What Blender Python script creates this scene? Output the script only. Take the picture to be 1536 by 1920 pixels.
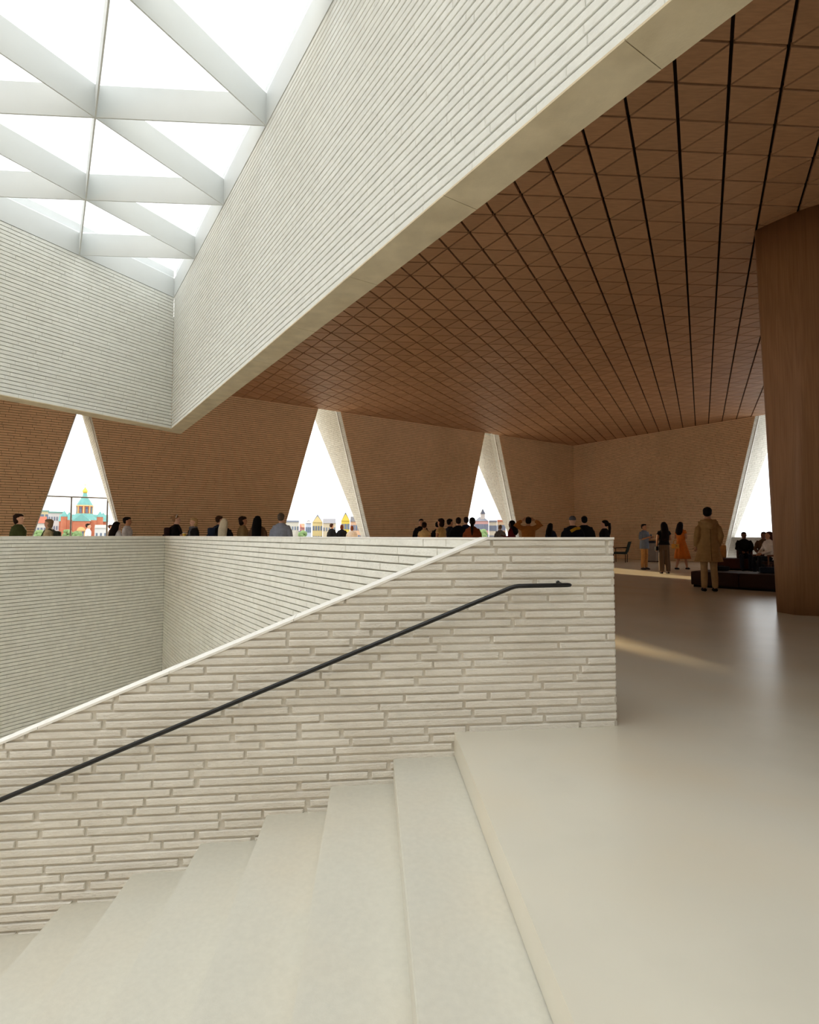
import bpy, bmesh, math, random
from mathutils import Vector, Matrix

# ------------------------------------------------------------------ camera, sky, sun, exposure
SC = bpy.context.scene
COL = SC.collection
for o in list(bpy.data.objects):
    bpy.data.objects.remove(o)
FPX, HZ, PITCH, EYE = 1030.0, 1003.7, math.radians(2.9), 1.2
CY = HZ - FPX * math.tan(PITCH)
cam_d = bpy.data.cameras.new('camera')
cam_d.sensor_fit = 'VERTICAL'
cam_d.sensor_height = 36.0
cam_d.lens = FPX / 1920 * 36.0
cam_d.shift_y = (CY - 960) / 1920
cam_d.clip_start, cam_d.clip_end = 0.05, 2000
cam = bpy.data.objects.new('camera', cam_d)
COL.objects.link(cam)
cam.location = (0, 0, EYE)
cam.rotation_euler = (math.pi / 2 + PITCH, 0, 0)
SC.camera = cam

world = bpy.data.worlds.new('sky')
SC.world = world
world.use_nodes = True
wb = world.node_tree.nodes['Background']
wb.inputs['Color'].default_value = (0.97, 0.985, 1.0, 1)
wb.inputs['Strength'].default_value = 2.65

SUN_AZ, SUN_EL = math.radians(-21), math.radians(19.5)
sun_d = bpy.data.lights.new('sun', 'SUN')
sun_d.energy = 6.5
sun_d.color = (1.0, 0.74, 0.42)
sun_d.angle = math.radians(1.2)
sun = bpy.data.objects.new('sun', sun_d)
COL.objects.link(sun)
sv = Vector((math.sin(SUN_AZ) * math.cos(SUN_EL), math.cos(SUN_AZ) * math.cos(SUN_EL), math.sin(SUN_EL)))
sun.rotation_euler = sv.to_track_quat('Z', 'Y').to_euler()

SC.view_settings.view_transform = 'Standard'
SC.view_settings.look = 'None'
SC.view_settings.gamma = 1
SC.view_settings.use_curve_mapping = False
SC.view_settings.exposure = 0.0

# ------------------------------------------------------------------ helpers
def proj(P):
    d = (P[0], P[1], P[2] - EYE)
    c, s = math.cos(PITCH), math.sin(PITCH)
    w = d[1] * c + d[2] * s
    u = d[2] * c - d[1] * s
    if w < 0.05:
        return None
    return 768 + FPX * d[0] / w, CY - FPX * u / w, w

def xat(px, d):
    """world x of a photograph column at forward distance d (eye level)"""
    return (px - 768) / FPX * d * (math.cos(PITCH))

def obj(name, me, mat=None, parent=None, loc=None):
    if isinstance(me, bmesh.types.BMesh):
        m = bpy.data.meshes.new(name)
        me.to_mesh(m)
        me.free()
        me = m
    o = bpy.data.objects.new(name, me)
    COL.objects.link(o)
    if mat is not None and not me.materials:
        for mm in (mat if isinstance(mat, (list, tuple)) else [mat]):
            me.materials.append(mm)
    if parent is not None:
        o.parent = parent
    if loc is not None:
        o.location = loc
    return o

def empty(name, loc=(0, 0, 0), rz=0.0):
    o = bpy.data.objects.new(name, None)
    COL.objects.link(o)
    o.location = loc
    o.rotation_euler = (0, 0, rz)
    o.empty_display_size = 0.1
    return o

def tag(o, label=None, cat=None, group=None, kind=None):
    if label: o['label'] = label
    if cat: o['category'] = cat
    if group: o['group'] = group
    if kind: o['kind'] = kind
    return o

def mesh(name, verts, faces, smooth=False):
    m = bpy.data.meshes.new(name)
    m.from_pydata([tuple(v) for v in verts], [], faces)
    m.update()
    if smooth:
        for p in m.polygons:
            p.use_smooth = True
    return m

class MB:
    def __init__(self):
        self.v, self.f = [], []
    def add(self, vs, fs):
        n = len(self.v)
        self.v += [tuple(v) for v in vs]
        self.f += [tuple(i + n for i in f) for f in fs]
        return self
    def box(self, x0, x1, y0, y1, z0, z1):
        return self.add([(x0, y0, z0), (x1, y0, z0), (x1, y1, z0), (x0, y1, z0), (x0, y0, z1), (x1, y0, z1), (x1, y1, z1), (x0, y1, z1)],
                        [(0, 3, 2, 1), (4, 5, 6, 7), (0, 1, 5, 4), (1, 2, 6, 5), (2, 3, 7, 6), (3, 0, 4, 7)])
    def bbox(self, x0, x1, y0, y1, z0, z1, b=0.02):
        bm = bmesh.new()
        bmesh.ops.create_cube(bm, size=1)
        for v in bm.verts:
            v.co = ((x0 + x1) / 2 + v.co.x * (x1 - x0), (y0 + y1) / 2 + v.co.y * (y1 - y0), (z0 + z1) / 2 + v.co.z * (z1 - z0))
        bmesh.ops.bevel(bm, geom=bm.edges[:], offset=b, segments=2, affect='EDGES', profile=0.6)
        bm.verts.index_update()
        self.add([v.co.copy() for v in bm.verts], [[v.index for v in f.verts] for f in bm.faces])
        bm.free()
        return self
    def prism(self, bot, top):
        n = len(bot)
        return self.add(list(bot) + list(top), [tuple(range(n - 1, -1, -1)), tuple(range(n, 2 * n))] + [(i, (i + 1) % n, n + (i + 1) % n, n + i) for i in range(n)])
    def loft(self, rings, cap=True):
        n = len(rings[0])
        vs = [p for r in rings for p in r]
        fs = []
        for k in range(len(rings) - 1):
            for i in range(n):
                fs.append((k * n + i, k * n + (i + 1) % n, (k + 1) * n + (i + 1) % n, (k + 1) * n + i))
        if cap:
            fs.append(tuple(range(n - 1, -1, -1)))
            fs.append(tuple(range((len(rings) - 1) * n, len(rings) * n)))
        return self.add(vs, fs)
    def stack(self, prof, n=12, cx=0, cy=0):
        """vertical stack of ellipses (z, rx, ry, dx, dy)"""
        rings = []
        for p in prof:
            z, rx, ry = p[:3]
            dx = p[3] if len(p) > 3 else 0
            dy = p[4] if len(p) > 4 else 0
            rings.append([(cx + dx + rx * math.cos(2 * math.pi * i / n), cy + dy + ry * math.sin(2 * math.pi * i / n), z) for i in range(n)])
        return self.loft(rings)
    def tube(self, pts, rad, n=8, up=None, flat=1.0):
        pts = [Vector(p) for p in pts]
        if not isinstance(rad, (list, tuple)):
            rad = [rad] * len(pts)
        rings = []
        ref = Vector(up) if up else None
        for i, p in enumerate(pts):
            a = pts[max(i - 1, 0)]
            b = pts[min(i + 1, len(pts) - 1)]
            t = (b - a).normalized()
            r = ref if ref else (Vector((0, 0, 1)) if abs(t.z) < 0.9 else Vector((0, 1, 0)))
            s = t.cross(r).normalized()
            u = s.cross(t).normalized()
            rings.append([p + s * (rad[i] * flat * math.cos(2 * math.pi * k / n)) + u * (rad[i] * math.sin(2 * math.pi * k / n)) for k in range(n)])
        return self.loft(rings)
    def ball(self, c, rx, ry, rz, n=10, m=7):
        rings = []
        for j in range(m):
            a = -math.pi / 2 + math.pi * (j + 0.5) / m
            rings.append([(c[0] + rx * math.cos(a) * math.cos(2 * math.pi * i / n), c[1] + ry * math.cos(a) * math.sin(2 * math.pi * i / n), c[2] + rz * math.sin(a)) for i in range(n)])
        return self.loft(rings)
    def mesh(self, name='m', smooth=False):
        return mesh(name, self.v, self.f, smooth)

# ------------------------------------------------------------------ materials
MATS = {}
def srgb(r, g, b):
    f = lambda c: (c / 255 / 12.92) if c / 255 <= 0.04045 else ((c / 255 + 0.055) / 1.055) ** 2.4
    return (f(r), f(g), f(b), 1)

def mat(name, col, rough=0.8, var=0.08, scale=6.0, bump=0.0, bscale=60.0, island=0.0, metal=0.0, spec=0.3, stretch=None, detail=4, col2=None, var2=0.0, scale2=1.0):
    if name in MATS:
        return MATS[name]
    m = bpy.data.materials.new(name)
    m.use_nodes = True
    nt = m.node_tree
    N, L = nt.nodes, nt.links
    b = N['Principled BSDF']
    b.inputs['Roughness'].default_value = rough
    b.inputs['Metallic'].default_value = metal
    b.inputs['Specular IOR Level'].default_value = spec
    geo = N.new('ShaderNodeNewGeometry')
    vec = geo.outputs['Position']
    if stretch:
        mp = N.new('ShaderNodeMapping')
        mp.inputs['Scale'].default_value = stretch
        L.new(vec, mp.inputs['Vector'])
        vec = mp.outputs['Vector']
    no = N.new('ShaderNodeTexNoise')
    no.inputs['Scale'].default_value = scale
    no.inputs['Detail'].default_value = detail
    L.new(vec, no.inputs['Vector'])
    ramp = N.new('ShaderNodeMapRange')
    ramp.inputs['From Min'].default_value = 0.3
    ramp.inputs['From Max'].default_value = 0.7
    ramp.inputs['To Min'].default_value = 1 - var
    ramp.inputs['To Max'].default_value = 1 + var
    L.new(no.outputs['Fac'], ramp.inputs['Value'])
    val = ramp.outputs['Result']
    if island:
        oi = N.new('ShaderNodeObjectInfo')
        ad = N.new('ShaderNodeMath'); ad.operation = 'ADD'
        L.new(geo.outputs['Random Per Island'], ad.inputs[0]); L.new(oi.outputs['Random'], ad.inputs[1])
        fr = N.new('ShaderNodeMath'); fr.operation = 'FRACT'
        L.new(ad.outputs[0], fr.inputs[0])
        mr = N.new('ShaderNodeMapRange')
        mr.inputs['To Min'].default_value = 1 - island
        mr.inputs['To Max'].default_value = 1 + island
        L.new(fr.outputs[0], mr.inputs['Value'])
        mu = N.new('ShaderNodeMath'); mu.operation = 'MULTIPLY'
        L.new(val, mu.inputs[0]); L.new(mr.outputs['Result'], mu.inputs[1])
        val = mu.outputs[0]
    base = None
    if col2 is not None:
        n2 = N.new('ShaderNodeTexNoise')
        n2.inputs['Scale'].default_value = scale2
        n2.inputs['Detail'].default_value = 5
        L.new(geo.outputs['Position'], n2.inputs['Vector'])
        r2 = N.new('ShaderNodeMapRange')
        r2.inputs['From Min'].default_value = 0.45
        r2.inputs['From Max'].default_value = 0.75
        r2.inputs['To Max'].default_value = var2
        L.new(n2.outputs['Fac'], r2.inputs['Value'])
        mx = N.new('ShaderNodeMix'); mx.data_type = 'RGBA'
        mx.inputs['A'].default_value = col
        mx.inputs['B'].default_value = col2
        L.new(r2.outputs['Result'], mx.inputs['Factor'])
        base = mx.outputs['Result']
    vm = N.new('ShaderNodeVectorMath'); vm.operation = 'SCALE'
    if base is None:
        vm.inputs[0].default_value = col[:3]
    else:
        L.new(base, vm.inputs[0])
    L.new(val, vm.inputs['Scale'])
    L.new(vm.outputs['Vector'], b.inputs['Base Color'])
    if bump:
        nb = N.new('ShaderNodeTexNoise')
        nb.inputs['Scale'].default_value = bscale
        nb.inputs['Detail'].default_value = 5
        L.new(vec, nb.inputs['Vector'])
        bp = N.new('ShaderNodeBump')
        bp.inputs['Strength'].default_value = bump
        bp.inputs['Distance'].default_value = 0.01
        L.new(nb.outputs['Fac'], bp.inputs['Height'])
        L.new(bp.outputs['Normal'], b.inputs['Normal'])
    MATS[name] = m
    return m

def cloth(r, g, b, rough=0.9):
    return mat('cloth_%d_%d_%d' % (r, g, b), srgb(r, g, b), rough, var=0.12, scale=14, bump=0.15, bscale=40, spec=0.15)

def glass_mat(name, tint=(1, 1, 1, 1), refl=0.5):
    m = bpy.data.materials.new(name)
    m.use_nodes = True
    N, L = m.node_tree.nodes, m.node_tree.links
    N.remove(N['Principled BSDF'])
    out = N['Material Output']
    t = N.new('ShaderNodeBsdfTransparent'); t.inputs['Color'].default_value = tint
    g = N.new('ShaderNodeBsdfGlossy'); g.inputs['Roughness'].default_value = 0.02
    fr = N.new('ShaderNodeFresnel'); fr.inputs['IOR'].default_value = 1.45
    mu = N.new('ShaderNodeMath'); mu.operation = 'MULTIPLY'; mu.inputs[1].default_value = refl
    L.new(fr.outputs[0], mu.inputs[0])
    mx = N.new('ShaderNodeMixShader')
    L.new(mu.outputs[0], mx.inputs[0]); L.new(t.outputs[0], mx.inputs[1]); L.new(g.outputs[0], mx.inputs[2])
    L.new(mx.outputs[0], out.inputs['Surface'])
    return m

WHITE_BRICK = mat('white_brick', srgb(229, 224, 213), 0.85, var=0.05, scale=9, bump=0.65, bscale=42, island=0.035, col2=srgb(208, 198, 182), var2=0.35, scale2=2.0, stretch=(1, 1, 2.2))
WHITE_MORTAR = mat('white_mortar', srgb(222, 216, 204), 0.95, var=0.05, scale=20, bump=0.3, bscale=70)
VOID_BRICK = mat('void_brick', srgb(242, 241, 231), 0.85, var=0.05, scale=9, bump=0.7, bscale=40, island=0.03, col2=srgb(228, 222, 206), var2=0.3, scale2=1.5)
VOID_MORTAR = mat('void_mortar', srgb(160, 157, 144), 0.95, var=0.05, scale=20)
REVEAL_BRICK = mat('reveal_brick', srgb(214, 210, 200), 0.85, var=0.05, scale=9, bump=0.5, bscale=45, island=0.04)
REVEAL_MORTAR = mat('reveal_mortar', srgb(176, 170, 158), 0.95)
SHAFT_BRICK = mat('shaft_brick', srgb(233, 234, 228), 0.85, var=0.04, scale=9, bump=0.5, bscale=45, island=0.025)
SHAFT_MORTAR = mat('shaft_mortar', srgb(172, 170, 160), 0.95, var=0.05, scale=20, bump=0.3, bscale=70)
WARM_SHADE_BRICK = mat('warm_shade_brick', srgb(244, 208, 166), 0.9, var=0.05, scale=5, bump=0.4, bscale=40, island=0.03, col2=srgb(208, 176, 136), var2=0.5, scale2=0.35)  # white brick with the hall's warm shade painted into its colour
WARM_SHADE_MORTAR = mat('warm_shade_mortar', srgb(112, 88, 64), 0.95, var=0.06, scale=12)  # dark joints, with the same warm shade painted in
CONCRETE = mat('polished_concrete', srgb(216, 210, 193), 0.27, var=0.04, scale=2.2, bump=0.05, bscale=4, spec=0.35, col2=srgb(205, 190, 163), var2=0.6, scale2=1.1, detail=8)
STEP_MAT = mat('step_concrete', srgb(205, 201, 187), 0.7, var=0.03, scale=40, bump=0.06, bscale=160, spec=0.25, col2=srgb(212, 199, 176), var2=0.45, scale2=1.3)
SOFFIT = mat('soffit_concrete', srgb(220, 206, 176), 0.85, var=0.08, scale=5, bump=0.1, bscale=60, col2=srgb(198, 182, 150), var2=0.6, scale2=3, detail=8)
WOOD_PANEL = mat('wood_panel', srgb(190, 146, 110), 0.55, var=0.10, scale=3.0, bump=0.03, bscale=20, island=0.07, spec=0.3, stretch=(2, 14, 2))
WOOD_GAP = mat('panel_gap', srgb(38, 22, 14), 0.9, var=0.05)
STEEL_WHITE = mat('white_steel', srgb(214, 217, 215), 0.5, var=0.015, scale=2)
CAP_MAT = mat('white_coping', srgb(246, 243, 235), 0.6, var=0.03, scale=12)
BLACK_METAL = mat('black_metal', srgb(12, 11, 11), 0.4, var=0.05, spec=0.5)
SKY_GLASS = glass_mat('roof_glass', (0.97, 0.98, 0.98, 1), 0.4)
WIN_GLASS = glass_mat('window_glass', (0.98, 0.99, 0.99, 1), 0.35)
GREY_METAL = mat('grey_metal', srgb(120, 118, 112), 0.45, var=0.04, metal=0.6)
BEAD = mat('pale_bead', srgb(240, 238, 232), 0.5, var=0.02)

def column_wood():
    m = bpy.data.materials.new('column_wood')
    m.use_nodes = True
    N, L = m.node_tree.nodes, m.node_tree.links
    b = N['Principled BSDF']
    b.inputs['Roughness'].default_value = 0.5
    b.inputs['Specular IOR Level'].default_value = 0.3
    geo = N.new('ShaderNodeNewGeometry')
    mp = N.new('ShaderNodeMapping'); mp.inputs['Scale'].default_value = (1.6, 1.6, 0.16)
    L.new(geo.outputs['Position'], mp.inputs['Vector'])
    n1 = N.new('ShaderNodeTexNoise'); n1.inputs['Scale'].default_value = 2.0; n1.inputs['Detail'].default_value = 2; n1.inputs['Distortion'].default_value = 0.3
    L.new(mp.outputs[0], n1.inputs['Vector'])
    mu = N.new('ShaderNodeMath'); mu.operation = 'MULTIPLY'; mu.inputs[1].default_value = 46
    L.new(n1.outputs['Fac'], mu.inputs[0])
    sn = N.new('ShaderNodeMath'); sn.operation = 'SINE'
    L.new(mu.outputs[0], sn.inputs[0])
    mp2 = N.new('ShaderNodeMapping'); mp2.inputs['Scale'].default_value = (70, 70, 1.5)
    L.new(geo.outputs['Position'], mp2.inputs['Vector'])
    n2 = N.new('ShaderNodeTexNoise'); n2.inputs['Scale'].default_value = 1.0
    L.new(mp2.outputs[0], n2.inputs['Vector'])
    ad = N.new('ShaderNodeMath'); ad.operation = 'MULTIPLY_ADD'; ad.inputs[1].default_value = 0.10
    L.new(sn.outputs[0], ad.inputs[0]); L.new(n2.outputs['Fac'], ad.inputs[2])
    mx = N.new('ShaderNodeMix'); mx.data_type = 'RGBA'
    mx.inputs['A'].default_value = srgb(130, 93, 62)
    mx.inputs['B'].default_value = srgb(168, 124, 86)
    L.new(ad.outputs[0], mx.inputs['Factor'])
    L.new(mx.outputs['Result'], b.inputs['Base Color'])
    return m
COLUMN_WOOD = column_wood()

# ------------------------------------------------------------------ plan
def dirv(deg):
    a = math.radians(deg)
    return Vector((math.sin(a), math.cos(a), 0))
Z = Vector((0, 0, 1))
H = 6.2                                   # timber ceiling
A = Vector((9.165, 30.535, 0))            # far corner of the hall
FD = dirv(54.72)                          # along the left wall (towards the corner)
NL = Vector((-FD.y, FD.x, 0))             # outwards
RD = dirv(144.85)                         # along the right wall (from the corner)
NR = Vector((-RD.y, RD.x, 0))
CD = dirv(146.6)                          # shaft right face, from its far corner towards us
DD = dirv(28.5)                           # shaft far face direction (towards its far corner)
SH = Vector((-5.655, 12.93, 0))           # far corner of the roof shaft
NC = Vector((-CD.y, CD.x, 0))             # away from the shaft interior (right/outer side)
ND = Vector((-DD.y, DD.x, 0))             # outer side of the shaft far face
ZB, ZT, ZG = 3.72, 6.9, 7.37
NSKY = 11
GC = CD * 2.214                           # skylight module
GD = DD * -2.27
SW = dirv(84.2)                           # along the stair wall
SWN = Vector((SW.y, -SW.x, 0))            # towards the camera
SR = Vector((1.308, 3.519, 0))            # right end of the stair wall at floor level
VP_ = Vector((0.635, 3.57, 0))            # where the void's side parapet leaves the stair wall
VC = dirv(-33.4)
VCOR = VP_ + VC * 12.42                   # far corner of the void
VD = dirv(208.5)
VTOP = 1.183
NVC = Vector((-VC.y, VC.x, 0))            # parapet faces, towards the void
if NVC.x > 0: NVC = -NVC
NVD = Vector((-VD.y, VD.x, 0))
if NVD.x < 0: NVD = -NVD

# ------------------------------------------------------------------ bricks
def clip_half(poly, a, b, c):
    """keep a*x+b*y<=c"""
    out = []
    n = len(poly)
    for i in range(n):
        p, q = poly[i], poly[(i + 1) % n]
        dp, dq = a * p[0] + b * p[1] - c, a * q[0] + b * q[1] - c
        if dp <= 0:
            out.append(p)
        if (dp < 0 < dq) or (dq < 0 < dp):
            t = dp / (dp - dq)
            out.append((p[0] + (q[0] - p[0]) * t, p[1] + (q[1] - p[1]) * t))
    return out

def clip_poly(poly, region):
    n = len(region)
    for i in range(n):
        p, q = region[i], region[(i + 1) % n]
        ex, ey = q[0] - p[0], q[1] - p[1]
        # inside is to the left of p->q : ex*(y-py)-ey*(x-px)>=0
        poly = clip_half(poly, ey, -ex, ey * p[0] - ex * p[1])
        if len(poly) < 3:
            return []
    return poly

def area2(poly):
    return 0.5 * sum(poly[i][0] * poly[(i + 1) % len(poly)][1] - poly[(i + 1) % len(poly)][0] * poly[i][1] for i in range(len(poly)))

def make_bricks(O, Ua, Ub, Nv, regions, course, lens, jh, jv, depth, bev, jit, seed, ztop, seg=0.16, depthvar=0.2):
    """list of (verts, faces, centre); plane point = O + a*Ua + b*Ub"""
    rnd = random.Random(seed)
    out = []
    flip = Ua.cross(Ub).dot(Nv) < 0
    amin = min(p[0] for r in regions for p in r); amax = max(p[0] for r in regions for p in r)
    bmin = min(p[1] for r in regions for p in r)
    row = 0
    while True:
        b1 = ztop - row * course
        b0 = b1 - course
        if b1 < bmin:
            break
        row += 1
        a = amin - rnd.random() * 0.6
        while a < amax:
            l = rnd.choice(lens) * (1 + rnd.uniform(-0.03, 0.03))
            g = jv * rnd.uniform(0.5, 1.3)
            rect = [(a, b0 + jh), (a + l, b0 + jh), (a + l, b1), (a, b1)]
            a += l + g
            for reg in regions:
                if rect[1][0] < min(p[0] for p in reg) or rect[0][0] > max(p[0] for p in reg):
                    continue
                p = clip_poly(rect, reg)
                if len(p) < 3 or area2(p) < 0.00025:
                    continue
                q = []
                for i in range(len(p)):                      # wavy long edges
                    u, v = p[i], p[(i + 1) % len(p)]
                    q.append(u)
                    k = int(abs(v[0] - u[0]) / seg)
                    if abs(v[0] - u[0]) > 3 * abs(v[1] - u[1]):
                        for j in range(1, k + 1):
                            t = j / (k + 1)
                            q.append((u[0] + (v[0] - u[0]) * t, u[1] + (v[1] - u[1]) * t + rnd.uniform(-jit, jit)))
                cx = sum(t[0] for t in q) / len(q); cy = sum(t[1] for t in q) / len(q)
                dd = depth * (1 + rnd.uniform(-depthvar, depthvar))
                n = len(q)
                def inset(t):
                    sx = min(bev, abs(t[0] - cx) * 0.8); sy = min(bev, abs(t[1] - cy) * 0.8)
                    return (t[0] - math.copysign(sx, t[0] - cx), t[1] - math.copysign(sy, t[1] - cy))
                V = [O + Ua * t[0] + Ub * t[1] - Nv * 0.002 for t in q]
                V += [O + Ua * t[0] + Ub * t[1] + Nv * (dd - bev) for t in q]
                V += [O + Ua * s[0] + Ub * s[1] + Nv * dd for s in map(inset, q)]
                Fc = [(i, (i + 1) % n, n + (i + 1) % n, n + i) for i in range(n)]
                Fc += [(n + i, n + (i + 1) % n, 2 * n + (i + 1) % n, 2 * n + i) for i in range(n)]
                Fc.append(tuple(range(2 * n, 3 * n)))
                if flip:
                    Fc = [tuple(reversed(f)) for f in Fc]
                out.append((V, Fc, O + Ua * cx + Ub * cy + Nv * dd))
    return out

def seen_size(br, vis=None):
    c = proj(br[2])
    if c is None or not (-40 < c[0] < 1576 and -20 < c[1] < 1940):
        return -1
    if vis and not vis(c[0], c[1]):
        return -1
    pts = [proj(v) for v in br[0][-(len(br[0]) // 3):]]
    pts = [(min(max(p[0], 0), 1536), min(max(p[1], 0), 1920)) for p in pts if p]
    return abs(area2(pts)) if len(pts) > 2 else -1

def place_bricks(parent, brs, m, n_single=0, vis=None, stuff_name='brickwork', name='brick'):
    singles = []
    rest = brs
    if n_single:
        order = sorted(range(len(brs)), key=lambda i: -seen_size(brs[i], vis))
        take = [i for i in order[:n_single] if seen_size(brs[i], vis) > 40]
        ts = set(take)
        singles = [brs[i] for i in take]
        rest = [b for i, b in enumerate(brs) if i not in ts]
    for V, Fc, c in singles:
        obj(name, mesh(name, [v - c for v in V], Fc), m, parent, c)
    if rest:
        mb = MB()
        for V, Fc, c in rest:
            mb.add(V, Fc)
        o = obj(stuff_name, mb.mesh(stuff_name), m, parent)
        if len(rest) > 1:
            o['kind'] = 'stuff'
    return singles

def slab(region, O, Ua, Ub, back, off=0.0):
    """prism of a 2-D polygon extruded by the vector back"""
    mb = MB()
    f = [O + Ua * p[0] + Ub * p[1] for p in region]
    if Ua.cross(Ub).dot(back) > 0:
        f.reverse()
    mb.prism([p + back for p in f], f)
    return mb

# ------------------------------------------------------------------ floor, stairs, lower level
LEDGE = dirv(-3.8)                       # step nosing direction
step_s = [-1.04 - 0.3725 * i for i in range(20)]
RISE = 0.1445
def edge_at(i, y):
    p = SR + SW * step_s[i]
    t = (y - p.y) / LEDGE.y
    return p + LEDGE * t
YB = -5.0
flo = [A, A + RD * 34, Vector((28.8, -14, 0)), Vector((edge_at(0, -14).x, -14, 0)), edge_at(0, 3.414),
       edge_at(0, 3.414) - SWN * 0.1, VP_ - SWN * 0.05 - NVC * 0.1, VCOR - NVC * 0.1 - NVD * 0.1, VCOR + VD * 9.5 - NVD * 0.1, Vector((-20, 4.0, 0)), A - FD * 36]
mb = MB().prism([p - Z * 0.14 for p in reversed(flo)][::-1], flo)
bm = bmesh.new()
vs = [bm.verts.new(p) for p in flo]
f = bm.faces.new(vs)
if f.normal.z < 0: f.normal_flip()
bm.normal_update()
if f.normal.z < 0: f.normal_flip()
ret = bmesh.ops.extrude_face_region(bm, geom=[f])
# extruded copy is the top; the original becomes the underside
for v in ret['geom']:
    if isinstance(v, bmesh.types.BMVert):
        pass
for v in vs:
    v.co.z = -0.14
bmesh.ops.recalc_face_normals(bm, faces=bm.faces[:])
floor = obj('floor', bm, CONCRETE)
tag(floor, 'pale polished concrete floor of the landing and hall', 'floor', kind='structure')

stairs = empty('staircase', (0, 0, 0))
tag(stairs, 'pale concrete stairs going down to the left beside the brick wall', 'stairs', kind='structure')
for i in range(1, 20):
    z = -RISE * i
    a, b = edge_at(i, 3.6), edge_at(i - 1, 3.6)
    c, d = edge_at(i - 1, YB), edge_at(i, YB)
    bmx = bmesh.new()
    q = [bmx.verts.new((p.x, p.y, zz)) for zz in (z - RISE - 0.12, z) for p in (a, Vector((b.x + 0.05, b.y, 0)), Vector((c.x + 0.05, c.y, 0)), d)]
    for fc in ((0, 1, 2, 3), (7, 6, 5, 4), (0, 4, 5, 1), (1, 5, 6, 2), (2, 6, 7, 3), (3, 7, 4, 0)):
        bmx.faces.new([q[k] for k in fc])
    bmesh.ops.recalc_face_normals(bmx, faces=bmx.faces[:])
    e = [ed for ed in bmx.edges if all(v in (q[4], q[7]) for v in ed.verts)]
    bmesh.ops.bevel(bmx, geom=e, offset=0.006, segments=2, affect='EDGES')
    obj('step', bmx, STEP_MAT, stairs)

low = obj('floor_lower', MB().box(-24, 12, -14, 18, -3.9, -3.7).mesh(), STEP_MAT)
tag(low, 'concrete floor of the lower level at the foot of the void', 'floor', kind='structure')

# ------------------------------------------------------------------ stair wall
ww = empty('wall_stair', SR)
ww.location = (0, 0, 0)
tag(ww, 'long thin white brick wall beside the stairs with sloping coping', 'wall', kind='structure')
SL = 0.4103
ztop_flat = 1.172
s_k = -3.63 + (ztop_flat - 0.022) / SL
BD = 0.016
regA = [(-9.0, -3.8), (s_k, -3.8), (s_k, ztop_flat), (-9.0, 0.022 - (9.0 - 3.63) * SL)]
regB = [(s_k, -3.8), (-0.004, -3.8), (-0.004, ztop_flat), (s_k, ztop_flat)]
full = [(-9.0, -3.8), (0, -3.8), (0, ztop_flat), (s_k, ztop_flat), (-9.0, 0.022 - (9.0 - 3.63) * SL)]
O_w = SR - SWN * BD
obj('mortar_core', slab(full, O_w, SW, Z, -SWN * 0.185).mesh(), WHITE_MORTAR, ww)
regW = [(-5.2, -1.7), (-0.004, -1.7), (-0.004, ztop_flat), (s_k, ztop_flat), (-5.2, 0.022 - (5.2 - 3.63) * SL)]
br = make_bricks(O_w, SW, Z, SWN, [regW], 0.0494, [0.226, 0.226, 0.36, 0.5, 0.717, 0.717], 0.0135, 0.024, BD, 0.0045, 0.0012, 5, ztop_flat - 0.004)
def step_line(x, y):
    return True
place_bricks(ww, br, WHITE_BRICK, 300)
# return face at the wall's right end, and the face towards the void
Oe = SR + SW * 0.0 - SWN * BD
br = make_bricks(Oe, -SWN, Z, SW, [[(0.0, 0.0), (0.185, 0.0), (0.185, ztop_flat), (0.0, ztop_flat)]], 0.0494, [0.3], 0.0135, 0.02, 0.006, 0.002, 0.0005, 9, ztop_flat - 0.004)
place_bricks(ww, br, WHITE_BRICK, 0, stuff_name='end_brickwork')
# coping in lengths
def cap_piece(s0, s1):
    def zz(s): return min(0.022 + (s + 3.63) * SL, ztop_flat)
    mbx = MB()
    ss = [s0] + ([s_k] if s0 < s_k < s1 else []) + [s1]
    rings = []
    for s in ss:
        b0 = SR + SW * s + Z * (zz(s) + 0.001)
        rings.append([b0 + SWN * 0.004, b0 + SWN * 0.004 + Z * 0.014, b0 - SWN * 0.205 + Z * 0.014, b0 - SWN * 0.205])
    return mbx.loft(rings)
s = -8.4
while s < 0:
    s1 = min(s + 0.71, 0.003)
    if s1 > -0.3: s1 = 0.003
    obj('coping_stone', cap_piece(s, s1 - 0.003).mesh(), CAP_MAT, ww)
    s = s1

# handrail
hr = empty('handrail', SR + SW * -0.3)
hr.location = (0, 0, 0)
tag(hr, 'slim black metal handrail fixed along the stair wall', 'handrail')
def rp(s, z, o=0.07): return SR + SW * s + SWN * o + Z * z
pts = [rp(-6.2, -0.249 - (6.2 - 3.578) * 0.3925), rp(-3.578, -0.249), rp(-2.154, 0.310), rp(-0.70, 0.879), rp(-0.675, 0.886), rp(-0.65, 0.8895), rp(-0.34, 0.893), rp(-0.322, 0.893), rp(-0.314, 0.893)]
hm = MB().tube(pts, [0.0135] * 7 + [0.011, 0.004], n=12, up=tuple(SWN), flat=1.0)
obj('rail', hm.mesh('rail', True), BLACK_METAL, hr)
for s_, z_ in ((-0.375, 0.893), (-1.6, 0.524), (-2.9, 0.017), (-4.3, -0.532)):
    dz = 0.010 if s_ > -1 else -0.010
    b = MB().tube([rp(s_, z_ - 0.002, 0.07), rp(s_, z_ + dz, 0.05), rp(s_, z_ + dz, 0.0)], 0.006, n=8)
    b.tube([rp(s_, z_ + dz, 0.006), rp(s_, z_ + dz, -0.01)], 0.012, n=10)
    obj('bracket', b.mesh('bracket', True), BLACK_METAL, hr)

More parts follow.
